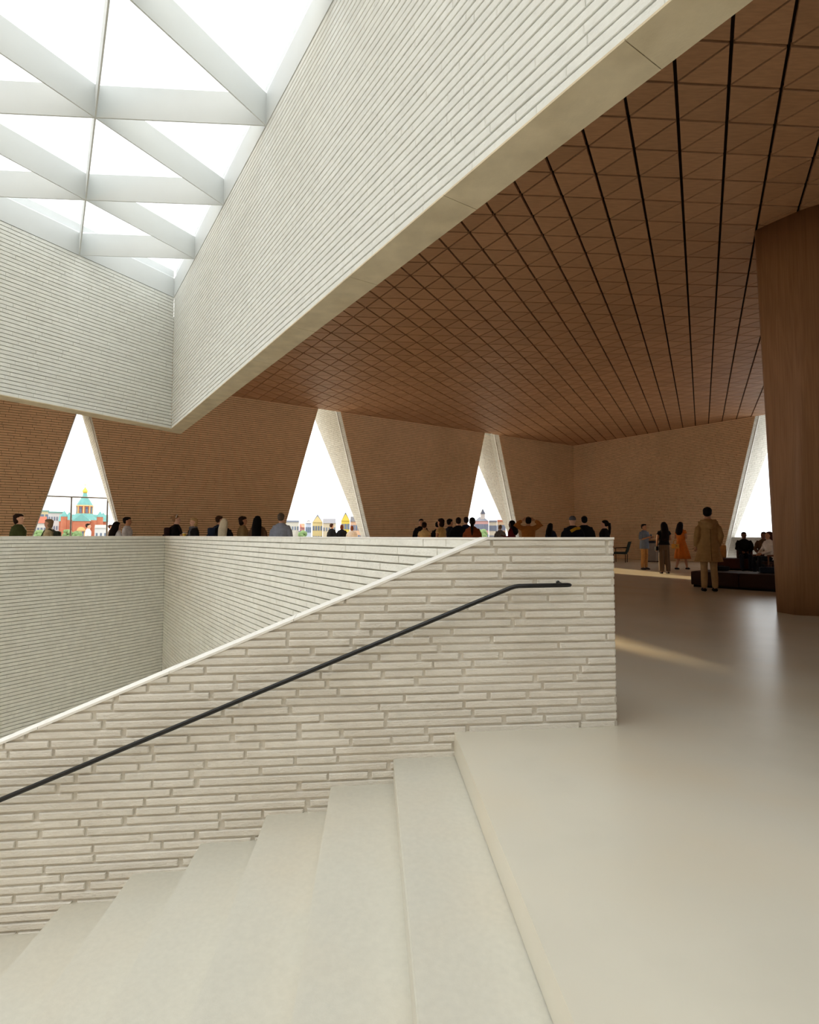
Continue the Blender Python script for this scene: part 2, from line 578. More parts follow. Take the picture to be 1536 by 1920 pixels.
# ------------------------------------------------------------------ void parapets
def void_wall(name, label, O, U, Nv, length, seed, n_single, vis, back, jv_, dv_):
    w = empty(name)
    tag(w, label, 'wall', kind='structure')
    reg = [(0, -3.7), (length, -3.7), (length, VTOP - 0.012), (0, VTOP - 0.012)]
    core = [(back, -3.7), (length, -3.7), (length, VTOP - 0.012), (back, VTOP - 0.012)]
    obj('mortar_core', slab(core, O - Nv * 0.02, U, Z, -Nv * 0.3).mesh(), VOID_MORTAR, w)
    regv = [(0, -3.7), (length, -3.7), (length, VTOP - 0.012), (0, VTOP - 0.012)]
    brs = make_bricks(O - Nv * 0.02, U, Z, Nv, [regv], 0.0729, [0.3, 0.42, 0.55, 0.75], 0.0125, jv_, 0.0205, 0.004, 0.0016, seed, VTOP - 0.012, depthvar=dv_)
    place_bricks(w, brs, VOID_BRICK, n_single, vis)
    t = 0.0
    while t < length - 0.05:
        t1 = min(t + 1.4, length)
        cp = MB().prism([O + U * a_ + Nv * b_ + Z * (VTOP - 0.012) for a_, b_ in ((t, 0.004), (t1 - 0.003, 0.004), (t1 - 0.003, -0.315), (t, -0.315))],
                        [O + U * a_ + Nv * b_ + Z * VTOP for a_, b_ in ((t, 0.004), (t1 - 0.003, 0.004), (t1 - 0.003, -0.315), (t, -0.315))])
        obj('coping_stone', cp.mesh(), CAP_MAT, w)
        t = t1
    return w
above_cap = lambda x, y: y < 1395 - 0.412 * x - 2 and y > 1004
void_wall('wall_void_side', 'white brick parapet running back from the stair wall along the void', VP_, VC, NVC, (VCOR - VP_).length, 21, 300, above_cap, 0.0, 0.004, 0.12)
void_wall('wall_void_far', 'white brick parapet across the far left side of the void', VCOR, VD, NVD, 9.5, 22, 300, above_cap, -0.36, 0.0015, 0.03)

# ------------------------------------------------------------------ hall walls with A-shaped openings
def thick(z): return 0.7 + 0.32 * (z - 1.2)
def left_line(s_top, z_top, k):          # edge s as function of z
    return lambda z: s_top + k * (z_top - z)
SILL = 1.12
HP = 7.3                                  # the piers run past the ceiling to the roof edge
WIN_L = [  # (left edge fn, right edge fn)
    (lambda z: -23.50 - 0.267 * (H - z), lambda z: -23.74 + 0.252 * (H - z)),
    (lambda z: -15.66 - 0.284 * (H - z), lambda z: -14.65 + 0.277 * (H - z)),
    (lambda z: -6.72 - 0.266 * (H - z), lambda z: -5.76 + 0.270 * (H - z)),
]
WIN_R = [(lambda z: 9.35 - 0.250 * (H - z), lambda z: 10.35 + 0.27 * (H - z)),
         (lambda z: 18.3 - 0.26 * (H - z), lambda z: 19.3 + 0.27 * (H - z))]

def hall_wall(name, label, O, U, Nout, wins, s0, s1, seed, bricks_from):
    w = empty(name)
    tag(w, label, 'wall', kind='structure')
    Nin = -Nout
    def P(s, q, z): return O + U * s + Nout * q + Z * z
    cuts = []
    edges = [s0] + [e for lo, hi in wins for e in (lo, hi)] + [s1]
    fn = lambda e, z: e(z) if callable(e) else e
    apex = []
    for k in range(0, len(edges), 2):
        el, er = edges[k], edges[k + 1]
        z0 = 0.0
        core = MB()
        bot = [P(fn(el, z0), 0, z0), P(fn(er, z0), 0, z0), P(fn(er, z0), thick(z0), z0), P(fn(el, z0), thick(z0), z0)]
        zt = HP
        top = [P(fn(el, zt), 0, zt), P(fn(er, zt), 0, zt), P(fn(er, zt), thick(zt), zt), P(fn(el, zt), thick(zt), zt)]
        core.prism(bot, top)
        m_ = core.mesh()
        bmm = bmesh.new(); bmm.from_mesh(m_); bmesh.ops.recalc_face_normals(bmm, faces=bmm.faces[:]); bmm.to_mesh(m_); bmm.free()
        pier = obj('pier', m_, WARM_SHADE_MORTAR, w)
        a0 = max(fn(el, 0.5), bricks_from[0]); a1 = min(fn(er, 0.5), bricks_from[1])
        reg = [(fn(el, 0), 0), (fn(er, 0), 0), (fn(er, H), H), (fn(el, H), H)]
        if fn(el, 0) < bricks_from[0]: reg[0] = (bricks_from[0], 0); reg[3] = (bricks_from[0], H)
        if fn(er, 0) > bricks_from[1]: reg[1] = (bricks_from[1], 0); reg[2] = (bricks_from[1], H)
        if reg[1][0] > reg[0][0]:
            brs = make_bricks(O, U, Z, Nin, [reg], 0.0755, [0.28, 0.36, 0.45], 0.014, 0.006, 0.018, 0.004, 0.0, seed + k, H, seg=9, depthvar=0.12)
            place_bricks(pier, brs, WARM_SHADE_BRICK, 0)
        # reveals in pale brick, without the warm shade painted into the hall face
        for e, sgn in ((el, -1), (er, 1)):
            if not callable(e): continue
            slope = e(1.0) - e(0.0)
            Ub = Z + U * slope
            O2 = O + U * e(0.0)
            Nrev = (U * sgn - Z * (slope * sgn)).normalized()
            reg2 = [(0.0, 0.0), (thick(0), 0.0), (thick(HP), HP), (0.0, HP)]
            brs = make_bricks(O2, Nout, Ub, Nrev, [reg2], 0.0755, [0.28, 0.36, 0.45], 0.010, 0.010, 0.012, 0.004, 0.0, seed + 50 + k, HP, seg=9)
            place_bricks(pier, brs, REVEAL_BRICK, 0, stuff_name='reveal_brickwork')
            obj('reveal_core', slab(reg2, O2, Nout, Ub, -Nrev * 0.001 + Nrev * 0.003).mesh(), REVEAL_MORTAR, pier)
    return w, P

wl, PL = hall_wall('wall_left', 'brick hall wall tinted with painted warm shade, with tall triangular openings behind the parapet', A, FD, NL, WIN_L, -36, 0.0, 40, (-29, 0))
wr, PR = hall_wall('wall_right', 'brick end wall of the hall, tinted with painted warm shade, right of the far corner', A, RD, NR, WIN_R, 0.0, 34, 60, (0, 14))

# windows: sill wall, pane, beads
def window(n, P, lo, hi, sname, O, U, Nout, seed):
    w = empty('window_%d' % n)
    tag(w, sname, 'window', kind='structure')
    Nin = -Nout
    q0 = 0.30
    # low brick sill wall towards the outside
    qa, qb = 0.34, 0.66
    reg = [(lo(0), 0), (hi(0), 0), (hi(SILL), SILL), (lo(SILL), SILL)]
    sill = obj('sill_wall', slab(reg, O + Nout * qa, U, Z, Nout * (qb - qa)).mesh(), REVEAL_MORTAR, w)
    brs = make_bricks(O + Nout * qa, U, Z, Nin, [reg], 0.0755, [0.28, 0.36, 0.45], 0.010, 0.010, 0.012, 0.004, 0.0, seed, SILL, seg=9)
    place_bricks(sill, brs, REVEAL_BRICK, 0)
    zt = HP - 0.1
    if hi(zt) < lo(zt):
        k = (lo(0) - hi(0)) / ((hi(1) - hi(0)) - (lo(1) - lo(0))); zt = k
    pane = MB().prism([P(lo(SILL), q0, SILL), P(hi(SILL), q0, SILL), P(hi(zt) + 0.001, q0, zt), P(lo(zt), q0, zt)],
                      [P(lo(SILL), q0 + 0.012, SILL), P(hi(SILL), q0 + 0.012, SILL), P(hi(zt) + 0.001, q0 + 0.012, zt), P(lo(zt), q0 + 0.012, zt)])
    obj('pane', pane.mesh(), WIN_GLASS, w)
    for e, sg in ((lo, 1), (hi, -1)):
        b = MB().prism([P(e(0), q0 - 0.03, 0), P(e(0) + sg * 0.035, q0 - 0.03, 0), P(e(0) + sg * 0.035, q0 + 0.04, 0), P(e(0), q0 + 0.04, 0)],
                       [P(e(zt), q0 - 0.03, zt), P(e(zt) + sg * 0.035, q0 - 0.03, zt), P(e(zt) + sg * 0.035, q0 + 0.04, zt), P(e(zt), q0 + 0.04, zt)])
        obj('frame_bead', b.mesh(), BEAD, w)
wn = ['narrow triangular opening at far left with a view of the church', 'triangular opening in the left wall looking out to the yellow houses',
      'triangular opening in the left wall nearest the far corner', 'slanted triangular opening in the right wall beside the timber column']
for i, (lo, hi) in enumerate(WIN_L):
    window(i + 1, PL, lo, hi, wn[i], A, FD, NL, 80 + i)
window(4, PR, WIN_R[0][0], WIN_R[0][1], wn[3], A, RD, NR, 90)

# rear enclosure behind the camera
rear = obj('wall_rear', MB().box(-24, 30, -14.3, -14, -3.9, H + 0.3).mesh(), WARM_SHADE_BRICK)
tag(rear, 'plain brick wall in the painted warm-shade tint closing the hall behind the viewer', 'wall', kind='structure')

# ------------------------------------------------------------------ timber ceiling
TC, TD = 0.314, 0.36
c_out = SH + NC * TC                      # outer face of shaft, C side
d_out = SH + ND * TD
corner_out = None
# intersection of the two outer lines
den = CD.x * DD.y - CD.y * DD.x
t_ = ((d_out.x - c_out.x) * DD.y - (d_out.y - c_out.y) * DD.x) / den
corner_out = c_out + CD * t_
end_c = SH + GC * NSKY + CD * 0.3
end_d = SH + GD * NSKY - DD * 0.3
e_out = (end_c + end_d) / 2
ED = (end_c - end_d).normalized()
NE_ = Vector((ED.y, -ED.x, 0))
if NE_.y > 0: NE_ = -NE_
def half(Nv, Pt, sign=1):                 # keep points with (X-Pt).Nv*sign >= 0 -> a*x+b*y<=c
    return (-Nv.x * sign, -Nv.y * sign, -(Nv.x * Pt.x + Nv.y * Pt.y) * sign)
HC, HD = half(NC, c_out), half(ND, d_out)
HCn, HDn = half(NC, c_out, -1), half(ND, d_out, -1)
room = [half(-NL, A - NL * 0.0), half(-NR, A), half(Vector((0, 1, 0)), Vector((0, 2.2, 0))), half(Vector((-1, 0, 0)), Vector((24, 0, 0))), half(Vector((1, 0, 0)), Vector((-19, 0, 0)))]
EPt = end_c + NE_ * 0.35
regions = [[HC], [HCn, HD], [HCn, HDn, half(NE_, EPt)]]

ceil = empty('ceiling')
tag(ceil, 'brown timber ceiling of small triangular panels with dark joints', 'ceiling', kind='structure')
# backing slab pieces around the shaft (kept out of the opening)
def ceil_piece(hs, name='backing_board'):
    poly = [(-30, -15), (32, -15), (32, 40), (-30, 40)]
    for h in hs + [half(-NL, A + NL * 0.03), half(-NR, A + NR * 0.03)]:
        poly = clip_half(poly, *h)
    mbx = MB().prism([Vector((p[0], p[1], H + 0.06)) for p in poly], [Vector((p[0], p[1], H + 0.4)) for p in poly])
    obj(name, mbx.mesh(), WOOD_GAP, ceil)
for r in regions:
    ceil_piece(r)
gu, gv, g0 = Vector((0.6145, 0.0415)), Vector((0.2885, 0.5430)), Vector((3.275, 5.335))
GAP = {'u': 0.0150, 'v': 0.0180, 'd': 0.0130}       # half joints along E, D and C lines
def tri_inset(p):
    """p: three corners with edges typed; move each edge inwards"""
    pts, types = p
    hs = []
    cx = sum(q[0] for q in pts) / 3; cy = sum(q[1] for q in pts) / 3
    poly = [tuple(q) for q in pts]
    for i in range(3):
        a_, b_ = pts[i], pts[(i + 1) % 3]
        nx, ny = b_[1] - a_[1], -(b_[0] - a_[0])
        l = math.hypot(nx, ny); nx /= l; ny /= l
        c_ = nx * a_[0] + ny * a_[1]
        if nx * cx + ny * cy > c_: nx, ny, c_ = -nx, -ny, -c_
        poly = clip_half(poly, nx, ny, c_ - GAP[types[i]])
    return poly
def panel_mesh(poly, cx, cy):
    n = len(poly)
    b = 0.003
    P0 = [(p[0] - cx, p[1] - cy, 0.06) for p in poly]
    P1 = [(p[0] - cx, p[1] - cy, b) for p in poly]
    P2 = [((p[0] - cx) * 0.985, (p[1] - cy) * 0.985, 0.0) for p in poly]
    V = P0 + P1 + P2
    fs = [(i, n + i, n + (i + 1) % n, (i + 1) % n) for i in range(n)] + [(n + i, 2 * n + i, 2 * n + (i + 1) % n, n + (i + 1) % n) for i in range(n)]
    fs.append(tuple(range(3 * n - 1, 2 * n - 1, -1)))
    return V, fs
full_t, part_t = [], []
for i in range(-60, 60):
    for j in range(-12, 62):
        o_ = g0 + gu * i + gv * j
        for up in (0, 1):
            if up == 0:
                pts = [o_, o_ + gu, o_ + gv]; ty = ['u', 'd', 'v']
            else:
                pts = [o_ + gu, o_ + gu + gv, o_ + gv]; ty = ['v', 'u', 'd']
            c_ = (pts[0] + pts[1] + pts[2]) / 3
            if not (-20 < c_.x < 25 and 1.5 < c_.y < 33): continue
            poly = tri_inset((pts, ty))
            for h in room: poly = clip_half(poly, *h) if len(poly) > 2 else []
            if len(poly) < 3: continue
            a_full = None
            for r in regions:
                pp = poly
                for h in r: pp = clip_half(pp, *h) if len(pp) > 2 else []
                if len(pp) < 3 or abs(area2(pp)) < 0.002: continue
                whole = len(pp) == 3 and abs(area2(pp)) > 0.115
                (full_t if whole and r is regions[0] else part_t).append((pp, c_, up))
vis = []
for k, (pp, c_, up) in enumerate(full_t):
    q = proj((c_.x, c_.y, H))
    if q and 300 < q[0] < 1560 and -15 < q[1] < 850 and not (q[0] > 1425 and q[1] > 420):
        vis.append((q[2], k))
vis.sort()
pick = set(k for _, k in vis[:300])
shared = {}
mbx = MB()
for k, (pp, c_, up) in enumerate(full_t):
    if k in pick:
        if up not in shared:
            V, fs = panel_mesh(pp, c_.x, c_.y)
            shared[up] = mesh('ceiling_panel', V, fs)
        obj('ceiling_panel', shared[up], WOOD_PANEL, ceil, (c_.x, c_.y, H))
    else:
        part_t.append((pp, c_, up))
for pp, c_, up in part_t:
    V, fs = panel_mesh(pp, c_.x, c_.y)
    mbx.add([(v[0] + c_.x, v[1] + c_.y, v[2] + H) for v in V], fs)
obj('ceiling_panel_field', mbx.mesh(), WOOD_PANEL, ceil)['kind'] = 'stuff'

# ------------------------------------------------------------------ roof shaft and skylight
def shaft_wall(name, label, O, U, Nin, length, th, seed, n_single, vis):
    w = empty(name)
    tag(w, label, 'wall', kind='structure')
    reg = [(-0.0, ZB + 0.014), (length, ZB + 0.014), (length, ZT), (-0.0, ZT)]
    obj('mortar_core', slab(reg, O - Nin * 0.022, U, Z, -Nin * (th - 0.022)).mesh(), SHAFT_MORTAR, w)
    obj('upstand', slab([(0, ZT), (length, ZT), (length, ZG + 0.2), (0, ZG + 0.2)], O - Nin * 0.03, U, Z, -Nin * (th - 0.03)).mesh(), STEEL_WHITE, w)
    brs = make_bricks(O - Nin * 0.022, U, Z, Nin, [[(0, ZB + 0.014), (min(length, 18), ZB + 0.014), (min(length, 18), ZT), (0, ZT)]], 0.0757, [0.4, 0.6, 0.8, 0.8], 0.0125, 0.002, 0.023, 0.004, 0.0016, seed, ZT - 0.003, seg=0.16, depthvar=0.035)
    place_bricks(w, brs, SHAFT_BRICK, n_single, vis)
    return w
L_c, L_d = 2.214 * NSKY, 2.27 * NSKY
w_c = shaft_wall('wall_shaft_right', 'large white ribbed brick wall hanging under the skylight at right', SH, CD, -NC, L_c, TC, 31, 300, None)
w_d = shaft_wall('wall_shaft_far', 'white ribbed brick wall hanging under the skylight at far left', SH, -DD, -ND, L_d, TD, 32, 300, None)
w_e = empty('wall_shaft_rear')
tag(w_e, 'white wall of the skylight shaft behind the viewer', 'wall', kind='structure')
obj('mortar_core', slab([(0, ZB), ((end_c - end_d).length, ZB), ((end_c - end_d).length, ZG + 0.2), (0, ZG + 0.2)], end_d, ED, Z, NE_ * 0.33).mesh(), SHAFT_MORTAR, w_e)
# soffit slabs under the shaft walls
def soffit(w, O, U, Nout, th, length, first, step, mitre):
    t = first - step
    while t < length:
        a0, a1 = max(t, 0), min(t + step, length)
        if a1 > a0 + 0.02:
            def pt(a_, b_, z_):
                return O + U * a_ + Nout * b_ + Z * z_
            i0 = a0 if a0 > 0 else 0.0
            o0 = a0 if a0 > 0 else mitre
            lo = [pt(i0 + 0.0025, -0.006, ZB), pt(a1 - 0.0025, -0.006, ZB), pt(a1 - 0.0025, th, ZB), pt(o0 + 0.0025, th, ZB)]
            hi = [p + Z * 0.014 for p in lo]
            mm = MB().prism(lo, hi).mesh()
            bmm = bmesh.new(); bmm.from_mesh(mm); bmesh.ops.recalc_face_normals(bmm, faces=bmm.faces[:]); bmm.to_mesh(mm); bmm.free()
            obj('soffit_slab', mm, SOFFIT, w)
        t += step
cd_ = corner_out - SH
soffit(w_c, SH, CD, NC, TC, L_c, 10.743 % 1.535, 1.535, cd_.dot(CD))
soffit(w_d, SH, -DD, ND, TD, L_d, 1.2, 1.6, cd_.dot(-DD))

sky = empty('skylight', SH + Z * ZT)
sky.location = (0, 0, 0)
tag(sky, 'white steel triangular grid skylight over the void', 'skylight', kind='structure')
def node(i, j): return SH + GC * i + GD * j
def beam(p, q, dz, th=0.02, name='beam'):
    d = (q - p).normalized()
    n = Vector((-d.y, d.x, 0)) * th / 2
    f = [p + n, q + n, q - n, p - n]
    mm = MB().prism([v + Z * (ZT + dz) for v in f], [v + Z * (ZG - dz) for v in f]).mesh()
    bmm = bmesh.new(); bmm.from_mesh(mm); bmesh.ops.recalc_face_normals(bmm, faces=bmm.faces[:])
    bmm.to_mesh(mm); bmm.free()
    obj(name, mm, STEEL_WHITE, sky)
for j in range(0, NSKY):                         # C direction
    beam(node(0, j), node(NSKY - j, j), 0.002)
for i in range(0, NSKY):                         # D direction
    beam(node(i, 0), node(i, NSKY - i), 0.004)
for k in range(1, NSKY):                         # E direction
    beam(node(k, 0), node(0, k), 0.006)
hubm = MB().stack([(ZT, 0.02, 0.02), (ZG, 0.02, 0.02)], 12).mesh('hub')
for i in range(NSKY):
    for j in range(NSKY - i):
        obj('hub', hubm, STEEL_WHITE, sky, node(i, j))
for i in range(NSKY):
    for j in range(NSKY - i):
        for tri in ([(i, j), (i + 1, j), (i, j + 1)], [(i + 1, j), (i + 1, j + 1), (i, j + 1)]):
            if max(a_ + b_ for a_, b_ in tri) > NSKY: continue
            P3 = [node(a_, b_) for a_, b_ in tri]
            c_ = (P3[0] + P3[1] + P3[2]) / 3
            P3 = [c_ + (p - c_) * 0.985 for p in P3]
            mm = MB().prism([p + Z * (ZG + 0.005) for p in P3], [p + Z * (ZG + 0.02) for p in P3]).mesh()
            obj('glass_pane', mm, SKY_GLASS, sky)

# ------------------------------------------------------------------ timber column
col = empty('timber_column', (5.72, 8.65, 0))
tag(col, 'massive wood-faced column with rounded corner at the right edge', 'column', kind='structure')
def rounded(pts, r, n=5):
    out = []
    m_ = len(pts)
    for i in range(m_):
        p0, p, p1 = Vector(pts[i - 1]), Vector(pts[i]), Vector(pts[(i + 1) % m_])
        a_, b_ = (p0 - p).normalized(), (p1 - p).normalized()
        s_, e_ = p + a_ * r, p + b_ * r
        for k in range(n + 1):
            t = k / n
            out.append((1 - t) ** 2 * s_ + 2 * t * (1 - t) * p + t * t * e_)
    return out
base = rounded([(5.76, 8.70), (5.82, 8.33), (6.15, 8.23), (8.5, 7.9), (8.6, 10.6), (7.2, 10.4)], 0.09)
topp = rounded([(5.66, 8.80), (6.02, 8.21), (6.30, 7.98), (8.6, 6.9), (8.8, 10.6), (7.2, 10.4)], 0.09)
col.location = (0, 0, 0)
rings = []
for k in range(9):
    t = k / 8
    rings.append([(b_.x + (t_.x - b_.x) * t, b_.y + (t_.y - b_.y) * t, H * t) for b_, t_ in zip(base, topp)])
mm = MB().loft(rings).mesh('shaft', True)
bmm = bmesh.new(); bmm.from_mesh(mm); bmesh.ops.recalc_face_normals(bmm, faces=bmm.faces[:]); bmm.to_mesh(mm); bmm.free()
obj('column_cladding', mm, COLUMN_WOOD, col)

# ------------------------------------------------------------------ people
SKINS = {'light': srgb(226, 178, 150), 'tan': srgb(192, 138, 104), 'dark': srgb(112, 72, 52)}
def skin(k): return mat('skin_' + k, SKINS[k], 0.6, var=0.04, scale=20)
def hairm(r, g, b): return mat('hair_%d_%d_%d' % (r, g, b), srgb(r, g, b), 0.75, var=0.2, scale=60, stretch=(3, 3, 0.5), spec=0.12)
EYE_MAT = mat('eye_dark', srgb(30, 22, 18), 0.3)
LIP_MAT = mat('lip', srgb(150, 80, 70), 0.5)
PENDING = []                               # (object, voxel, extra MB)

def remeshed(name, mb, m, parent, voxel, extra=None):
    o = obj(name, mb.mesh(name), m, parent)
    PENDING.append((o, voxel, extra))
    return o

def lerp(a, b, t): return a + (Vector(b) - Vector(a)) * t

def person(label, px, d, top=None, h=None, yaw=0, skin_c='light', hair='short', hair_c=(40, 28, 20), topc=(40, 40, 45), top_hem=0.86, sleeve=1.0, top_fit=0.02,
           bottom='trousers', bottom_c=(40, 40, 50), shoe_c=(30, 26, 24), arms='down', voxel=0.02, female=False, pose='stand', seat=0.42, head_turn=0.0, x=None, coat=False, flare=0.0, sw=None, name='person'):
    if h is None:
        h = EYE + (HZ - top) * d / FPX
        if pose == 'sit': h = 1.70
    k = h / 1.75
    X = xat(px, d) if x is None else x
    root = empty(name, (X, d, 0), -math.radians(yaw))
    tag(root, label, 'person', 'visitors in the hall')
    sk = skin(skin_c)
    shw = sw or (0.165 if female else 0.19)
    hip = 0.165 if female else 0.155
    fine = voxel < 0.013
    zoff = 0.0
    if pose == 'sit': zoff = (seat / k) - 0.84           # crotch height sits on the seat
    S = lambda p: (p[0] * k, p[1] * k, (p[2] + zoff) * k)
    def stack(mb, prof, n=14, cx=0, cy=0):
        mb.stack([(( p[0] + zoff) * k, p[1] * k, p[2] * k, (p[3] if len(p) > 3 else 0) * k, (p[4] if len(p) > 4 else 0) * k) for p in prof], n, cx * k, cy * k)
    # joints
    legs = []
    for sgn in (-1, 1):
        if pose == 'stand':
            ft = 0.02 * sgn
            legs.append([(0.085 * sgn, 0, 0.88), (0.092 * sgn, 0.005, 0.50), (0.10 * sgn, -0.02, 0.28), (0.105 * sgn, -0.02, 0.08)])
        elif pose == 'stride':
            legs.append([(0.08 * sgn, 0, 0.88), (0.085 * sgn, 0.05 + 0.07 * sgn, 0.50), (0.09 * sgn, 0.02 + 0.12 * sgn, 0.28), (0.10 * sgn, 0.0 + 0.17 * sgn, 0.08)])
        else:
            kz = (0.52 - zoff)
            kz = min(kz, 0.92)
            az = 0.08 - zoff
            legs.append([(0.09 * sgn, 0, 0.91), (0.13 * sgn, 0.42, kz), (0.13 * sgn, 0.43, (kz + az) / 2), (0.12 * sgn, 0.40, az)])
    SHD = [(shw * sgn, 0.0, 1.432) for sgn in (-1, 1)]
    ARM = {'down': ((0.06, -0.01, -0.29), (0.05, 0.06, -0.54)), 'fold': ((0.06, -0.02, -0.28), (-0.08, 0.20, -0.24)), 'phone': ((0.05, 0.02, -0.28), (-0.07, 0.24, -0.20)),
           'up': ((0.20, -0.02, 0.10), (0.02, -0.05, 0.22)), 'lap': ((0.05, 0.10, -0.26), (-0.10, 0.30, -0.36)), 'pocket': ((0.065, -0.05, -0.28), (0.05, 0.08, -0.49))}
    if isinstance(arms, str): arms = (arms, arms)
    elbows, wrists = [], []
    for i, sgn in enumerate((-1, 1)):
        e, w = ARM[arms[i]]
        s_ = Vector(SHD[i])
        elbows.append(s_ + Vector((e[0] * sgn, e[1], e[2])))
        wrists.append(s_ + Vector((w[0] * sgn, w[1], w[2])))
    # --- body
    b = MB()
    stack(b, [(0.83, hip * 0.7, 0.075), (0.88, hip, 0.10), (0.95, hip, 0.105), (1.06, 0.125 if female else 0.14, 0.088), (1.20, 0.135 if female else 0.155, 0.10), (1.35, shw * 0.95, 0.10, 0, 0.01), (1.44, shw * 0.78, 0.08), (1.485, 0.095, 0.062), (1.515, 0.062, 0.058, 0, 0.005), (1.56, 0.052, 0.056, 0, 0.012)])
    ct, st_ = math.cos(math.radians(-head_turn)), math.sin(math.radians(-head_turn))
    def HD_(p): return (p[0] * ct - p[1] * st_, p[0] * st_ + p[1] * ct, p[2])
    hd = MB()
    prof = [(1.515, 0.035, 0.03, 0, 0.055), (1.535, 0.05, 0.055, 0, 0.04), (1.57, 0.063, 0.082, 0, 0.022), (1.61, 0.075, 0.094, 0, 0.012), (1.65, 0.078, 0.098, 0, 0.008), (1.69, 0.077, 0.097, 0, 0.004), (1.72, 0.062, 0.082), (1.742, 0.042, 0.058), (1.752, 0.015, 0.02)]
    rings = []
    for z_, rx, ry, *o_ in prof:
        dy = o_[1] if len(o_) > 1 else 0
        rings.append([S(HD_((rx * math.cos(2 * math.pi * i / 14), dy + ry * math.sin(2 * math.pi * i / 14), z_))) for i in range(14)])
    b.loft(rings)
    b.tube([S(HD_((0, 0.098, 1.655))), S(HD_((0, 0.112, 1.625))), S(HD_((0, 0.122, 1.605)))], [0.008 * k, 0.012 * k, 0.016 * k], 6)
    for sgn in (-1, 1):
        c_ = S(HD_((0.08 * sgn, 0.0, 1.63)))
        b.ball(c_, 0.012 * k, 0.022 * k, 0.032 * k, 6, 5)
    ex = MB()
    for i, sgn in enumerate((-1, 1)):
        e, w, s_ = elbows[i], wrists[i], Vector(SHD[i])
        b.tube([S(s_ + Vector((-0.03 * sgn, 0, 0.0))), S(lerp(s_, e, 0.35)), S(e), S(lerp(e, w, 0.4)), S(w)], [0.056 * k, 0.047 * k, 0.038 * k, 0.036 * k, 0.026 * k], 8)
        fd = (w - e).normalized()
        pal = w + fd * 0.085
        b.tube([S(w), S(w + fd * 0.03), S(pal)], [0.026 * k, 0.036 * k, 0.034 * k], 8, flat=0.55)
        side = fd.cross(Vector((0, 1, 0)))
        if side.length < 0.2: side = fd.cross(Vector((0, 0, 1)))
        side.normalize()
        nrm = side.cross(fd).normalized()
        for q, ln in ((-1.5, 0.062), (-0.5, 0.078), (0.5, 0.074), (1.5, 0.056)):
            r0 = pal + side * (0.016 * q) - fd * 0.012
            r1 = r0 + fd * ln * 0.5 + nrm * 0.006 * (1 if q else 1)
            r2 = r1 + fd * ln * 0.42 + nrm * 0.022
            ex.tube([S(r0), S(r1), S(r2)], [0.0085 * k, 0.008 * k, 0.0065 * k], 6)
        t0 = w + fd * 0.035 + side * (0.026 * sgn)
        ex.tube([S(t0), S(t0 + fd * 0.035 + side * (0.024 * sgn) + nrm * 0.01), S(t0 + fd * 0.065 + side * (0.028 * sgn) + nrm * 0.02)], [0.011 * k, 0.0095 * k, 0.0075 * k], 6)
    for L_, sgn in zip(legs, (-1, 1)):
        b.tube([S(p) for p in L_], [0.083 * k, 0.056 * k, 0.054 * k, 0.036 * k], 10)
        an = Vector(L_[3])
        b.tube([S(an + Vector((0, -0.05, -0.04))), S(an + Vector((0, 0.05, -0.045))), S(an + Vector((0, 0.15, -0.055)))], [0.034 * k, 0.036 * k, 0.022 * k], 8)
    remeshed('body', b, sk, root, voxel, ex)
    # --- eyes, mouth
    for sgn in (-1, 1):
        obj('eye', MB().ball(S(HD_((0.031 * sgn, 0.092, 1.642))), 0.011 * k, 0.011 * k, 0.008 * k, 6, 5).mesh('eye', True), EYE_MAT, root)
    obj('mouth', MB().ball(S(HD_((0, 0.098, 1.572))), 0.022 * k, 0.010 * k, 0.006 * k, 8, 5).mesh('mouth', True), LIP_MAT, root)
    # --- top
    f = top_fit
    t = MB()
    hemr = hip + f + flare
    prof = []
    if top_hem < 0.80:
        prof.append((top_hem, hemr + 0.02 + flare * 0.6, 0.135 + f + flare * 0.8))
    prof += [(max(top_hem, 0.80), hemr, 0.115 + f), (0.97, hip + f + flare * 0.3, 0.108 + f), (1.08, (0.13 if female else 0.145) + f, 0.092 + f), (1.22, (0.145 if female else 0.165) + f, 0.106 + f), (1.36, shw + f * 0.8, 0.105 + f, 0, 0.008), (1.445, shw * 0.82 + f * 0.6, 0.085 + f * 0.6), (1.488, 0.10 + f * 0.3, 0.068 + f * 0.3), (1.515, 0.072, 0.068, 0, 0.004)]
    if pose == 'sit': prof = [p for p in prof if p[0] >= 0.86]
    prof = [p for p in prof if p[0] >= top_hem - 1e-6]
    stack(t, prof, 16)
    for i, sgn in enumerate((-1, 1)):
        e, w, s_ = elbows[i], wrists[i], Vector(SHD[i])
        P_ = [s_ + Vector((-0.04 * sgn, 0, 0)), lerp(s_, e, 0.4), e, lerp(e, w, 0.5), w]
        R_ = [0.060 + f * 0.5, 0.052 + f * 0.5, 0.045 + f * 0.5, 0.042 + f * 0.45, 0.034 + f * 0.4]
        if sleeve <= 0: continue
        n_ = {0.3: 2, 0.5: 3, 1.0: 5}[sleeve]
        t.tube([S(p) for p in P_[:n_]], [r * k for r in R_[:n_]], 10)
    if sleeve >= 0:
        remeshed({True: 'coat', False: 'shirt'}[coat], t, cloth(*topc), root, voxel)
    # --- bottom
    m_ = MB()
